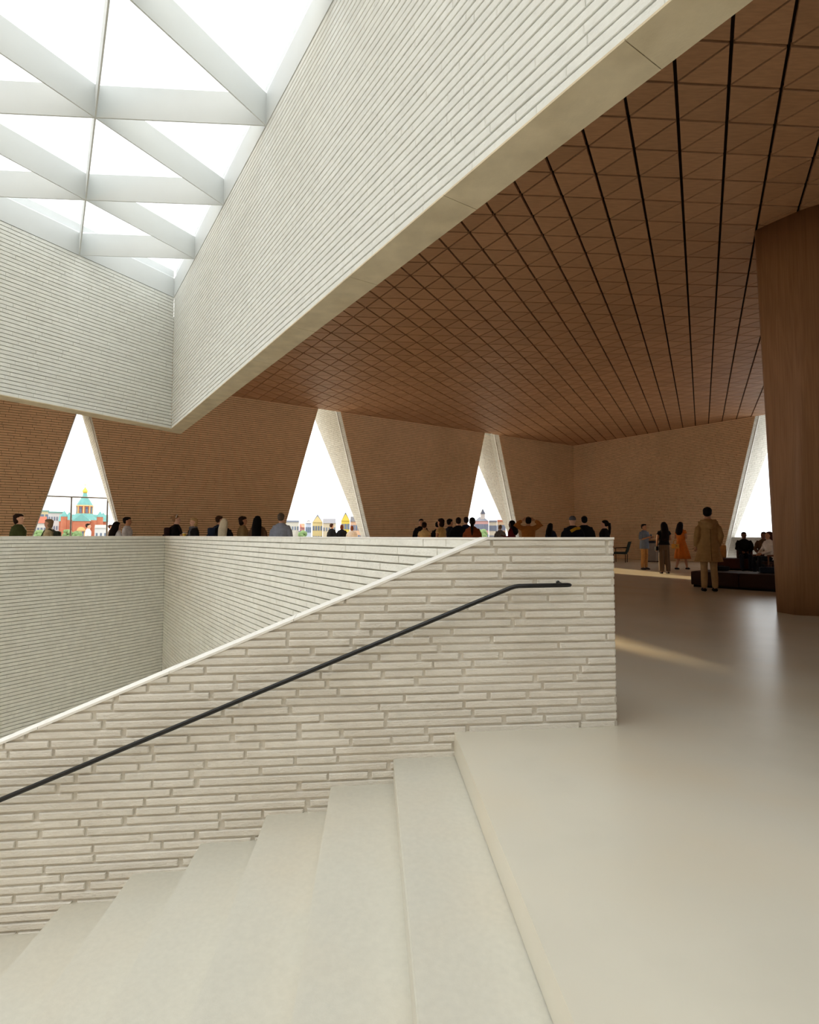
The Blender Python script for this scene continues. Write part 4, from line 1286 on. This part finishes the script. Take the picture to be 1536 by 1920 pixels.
# second opening
house('cream office block with rows of windows at the left of the second opening', 532, 561, 979, (226, 222, 206), 'flat', 'slate', cols=6, rows=5, ww=0.42, wh=1.1)
house('low pink house between the cream block and the pale blue house', 562, 572, 989, (206, 150, 146), 'gable', 'red', rh=1.4, cols=3, rows=3)
house('narrow pale blue house in the second opening', 573, 584, 981, (206, 216, 236), 'hip', 'slate', rh=1.0, cols=3, rows=4, dy=-14, ww=0.45, wh=1.5)
house('yellow house with a front gable in the second opening', 586, 605, 979, (244, 222, 158), 'gable_front', 'slate', rh=2.4, cols=4, rows=4, ww=0.5, wh=1.4)
house('long cream house with grey slate roof in the second opening', 605.5, 630, 981, (238, 222, 190), 'gable', 'slate', rh=1.6, cols=5, rows=4, ww=0.36, wh=1.1)
house('bright yellow house behind the people outside the second opening', 640, 656, 976, (250, 222, 96), 'gable_front', 'dark', rh=2.6, cols=3, rows=3, ww=0.7)
house('peach house with dark roof at the right of the second opening', 657, 680, 978, (240, 196, 160), 'gable', 'dark', rh=1.8, cols=5, rows=3, ww=0.6)
# third opening
th = house('red and white striped town hall in the third opening', 890, 916, 977, (226, 176, 172), 'hip', 'slate', rh=1.4, cols=8, rows=4, ww=0.45, wh=1.9)
part(th, 'turret', MB().stack([(22.0, 0.7, 0.7), (24.0, 0.7, 0.7)], 8, 0.4, 3.0), wallm(216, 206, 200), False)
part(th, 'turret_roof', MB().stack([(23.9, 0.9, 0.9), (25.6, 0.03, 0.03)], 8, 0.4, 3.0), roofm('dark'), False)
house('cream house in the third opening', 917, 932, 979, (236, 226, 206), 'flat', 'slate', cols=4, rows=4, ww=0.6)
house('peach coloured house at the right of the third opening', 932.5, 948, 978, (240, 206, 172), 'flat', 'red', cols=4, rows=4, ww=0.6)
# far right opening needs only sky

# church
CYY = TOWN_Y + 8
CX = (158 - 768) * CYY / FPX
church = empty('church', (CX, CYY, -16), math.radians(24))
tag(church, 'red brick church with turquoise roofs and golden cupola', 'church')
BRK = mat('church_brick', srgb(186, 112, 84), 0.9, var=0.1, scale=1.2)
BRK2 = mat('church_trim', srgb(226, 178, 120), 0.9, var=0.06, scale=1)
COP = mat('copper_green', srgb(112, 164, 156), 0.6, var=0.1, scale=1)
GOLD = mat('gold_leaf', srgb(236, 196, 84), 0.3, metal=0.6)
zo = lambda py: (EYE + (HZ - py) * (CYY / FPX)) + 16
m1 = CYY / FPX
def oct_(mb, prof, n=8, cx=0, cy=0): return mb.stack(prof, n, cx, cy)
part(church, 'nave', MB().box(-5.2, 5.2, -5.2, 5.2, 0, zo(976)), BRK, False)
for a_ in range(4):
    R_ = Matrix.Rotation(a_ * math.pi / 2, 4, 'Z')
    tr = MB()
    zz = zo(978)
    tr.box(-2.3, 2.3, -6.6, 0, 0, zz)
    tr.v = [tuple(R_ @ Vector(v)) for v in tr.v]
    arm = part(church, 'transept', tr, BRK, False)
    g_ = MB().prism([(-2.6, -6.8, zz), (2.6, -6.8, zz), (0, -6.8, zz + 2.3)], [(-2.6, 0, zz), (2.6, 0, zz), (0, 0, zz + 2.3)])
    g_.v = [tuple(R_ @ Vector(v)) for v in g_.v]
    part(arm, 'gable_roof', g_, COP, False)
    ar = MB()
    ar.box(-1.2, 1.2, -6.75, -6.55, 0, zz - 3.0)
    ar.tube([(0, -6.75, zz - 3.0), (0, -6.55, zz - 3.0)], 1.2, 16)
    ar.v = [tuple(R_ @ Vector(v)) for v in ar.v]
    part(arm, 'arched_portal', ar, BRK2, False)
    for sx in (-0.5, 0.5):
        wn_ = MB().box(sx - 0.25, sx + 0.25, -6.82, -6.6, zz - 7, zz - 3.4).tube([(sx, -6.82, zz - 3.4), (sx, -6.6, zz - 3.4)], 0.25, 10)
        wn_.v = [tuple(R_ @ Vector(v)) for v in wn_.v]
        part(arm, 'window', wn_, WINM, False)
    tw = MB()
    tw.stack([(0, 0.9, 0.9), (zo(970), 0.9, 0.9)], 8, 4.9, -4.9)
    tw.v = [tuple(R_ @ Vector(v)) for v in tw.v]
    ctw = part(church, 'corner_turret', tw, BRK, False)
    tc_ = MB().stack([(zo(970), 1.05, 1.05), (zo(966), 0.75, 0.75), (zo(959), 0.02, 0.02)], 8, 4.9, -4.9)
    tc_.v = [tuple(R_ @ Vector(v)) for v in tc_.v]
    part(ctw, 'turret_roof', tc_, COP, False)
part(church, 'crossing_roof', oct_(MB(), [(zo(977), 5.6, 5.6), (zo(970), 3.6, 3.6), (zo(963), 2.4, 2.4)], 8), COP, False)
drum = part(church, 'drum', oct_(MB(), [(zo(970), 2.15, 2.15), (zo(949), 2.15, 2.15)], 16), BRK, False)
for q in range(8):
    an = 2 * math.pi * (q + 0.5) / 8
    wn_ = MB().box(-0.33, 0.33, -2.28, -2.0, zo(962), zo(952.5)).tube([(0, -2.28, zo(952.5)), (0, -2.0, zo(952.5))], 0.33, 10)
    wn_.v = [tuple(Matrix.Rotation(an, 4, 'Z') @ Vector(v)) for v in wn_.v]
    part(drum, 'drum_window', wn_, WINM, False)
    cl = MB().stack([(zo(963), 0.2, 0.2), (zo(949), 0.2, 0.2)], 8, 2.25 * math.cos(an + math.pi / 8), 2.25 * math.sin(an + math.pi / 8))
    part(drum, 'pilaster', cl, BRK2, False)
part(church, 'cornice', oct_(MB(), [(zo(949.5), 2.5, 2.5), (zo(947.5), 2.5, 2.5)], 16), BRK2, False)
part(church, 'spire_roof', oct_(MB(), [(zo(947.5), 2.35, 2.35), (zo(943), 2.0, 2.0), (zo(931), 0.75, 0.75), (zo(924.5), 0.55, 0.55)], 8), COP, False)
gcu = part(church, 'gold_cupola', MB().stack([(zo(925), 0.5, 0.5), (zo(922), 0.78, 0.78), (zo(919), 0.72, 0.72), (zo(916), 0.35, 0.35), (zo(913), 0.06, 0.06)], 12), GOLD)
part(gcu, 'cross', MB().box(-0.06, 0.06, -0.06, 0.06, zo(914), zo(906)).box(-0.4, 0.4, -0.06, 0.06, zo(910), zo(909)), GOLD, False)

# trees in the town
LEAF = mat('leaf_green', srgb(120, 142, 92), 0.9, var=0.2, scale=2)
def tree(label, px, ytop, rad, dy=-20):
    Y = TOWN_Y + dy
    sc = Y / FPX
    rnd = random.Random(int(px))
    o = empty('tree', ((px - 768) * sc, Y, -16))
    tag(o, label, 'tree', 'trees in the town')
    zt = EYE + (HZ - ytop) * sc + 16
    part(o, 'trunk', MB().tube([(0, 0, 0), (0.1, 0, zt - rad)], [0.3, 0.15], 8), cloth(84, 66, 50))
    cr = MB()
    for q in range(16):
        a_, u_ = rnd.uniform(0, 6.28), rnd.uniform(-0.8, 0.9)
        rr = rad * math.sqrt(1 - u_ * u_) * 0.6
        cr.ball((rr * math.cos(a_), rr * math.sin(a_), zt - rad + u_ * rad * 0.7), rad * 0.42, rad * 0.42, rad * 0.38, 8, 6)
    part(o, 'crown', cr, LEAF)
tree('green tree in front of the church at its left', 127, 992, 1.4)
tree('green tree right at the foot of the church', 146, 995, 1.3)
tree('bushy tree below the striped town hall', 903, 991, 1.8)
tree('small tree at the left edge of the church window', 74, 993, 1.5)
tree('autumn-toned small tree below the pink house', 568, 994, 1.3)

# ------------------------------------------------------------------ turn the figure blanks into single skins
def finish_figures():
    for o, vx, ex in PENDING:
        md = o.modifiers.new('remesh', 'REMESH')
        md.mode = 'VOXEL'
        md.voxel_size = vx
        md.use_smooth_shade = True
        sm = o.modifiers.new('smooth', 'SMOOTH')
        sm.factor = 0.5
        sm.iterations = 3
    dg = bpy.context.evaluated_depsgraph_get()
    dg.update()
    for o, vx, ex in PENDING:
        me_ = bpy.data.meshes.new_from_object(o.evaluated_get(dg))
        if ex is not None:
            bmm = bmesh.new(); bmm.from_mesh(me_)
            vv = [bmm.verts.new(v) for v in ex.v]
            for f_ in ex.f:
                nf = bmm.faces.new([vv[i] for i in f_]); nf.smooth = True
            bmm.to_mesh(me_); bmm.free()
        o.modifiers.clear()
        old = o.data
        if not me_.materials and old.materials:
            me_.materials.append(old.materials[0])
        o.data = me_
        bpy.data.meshes.remove(old)
finish_figures()
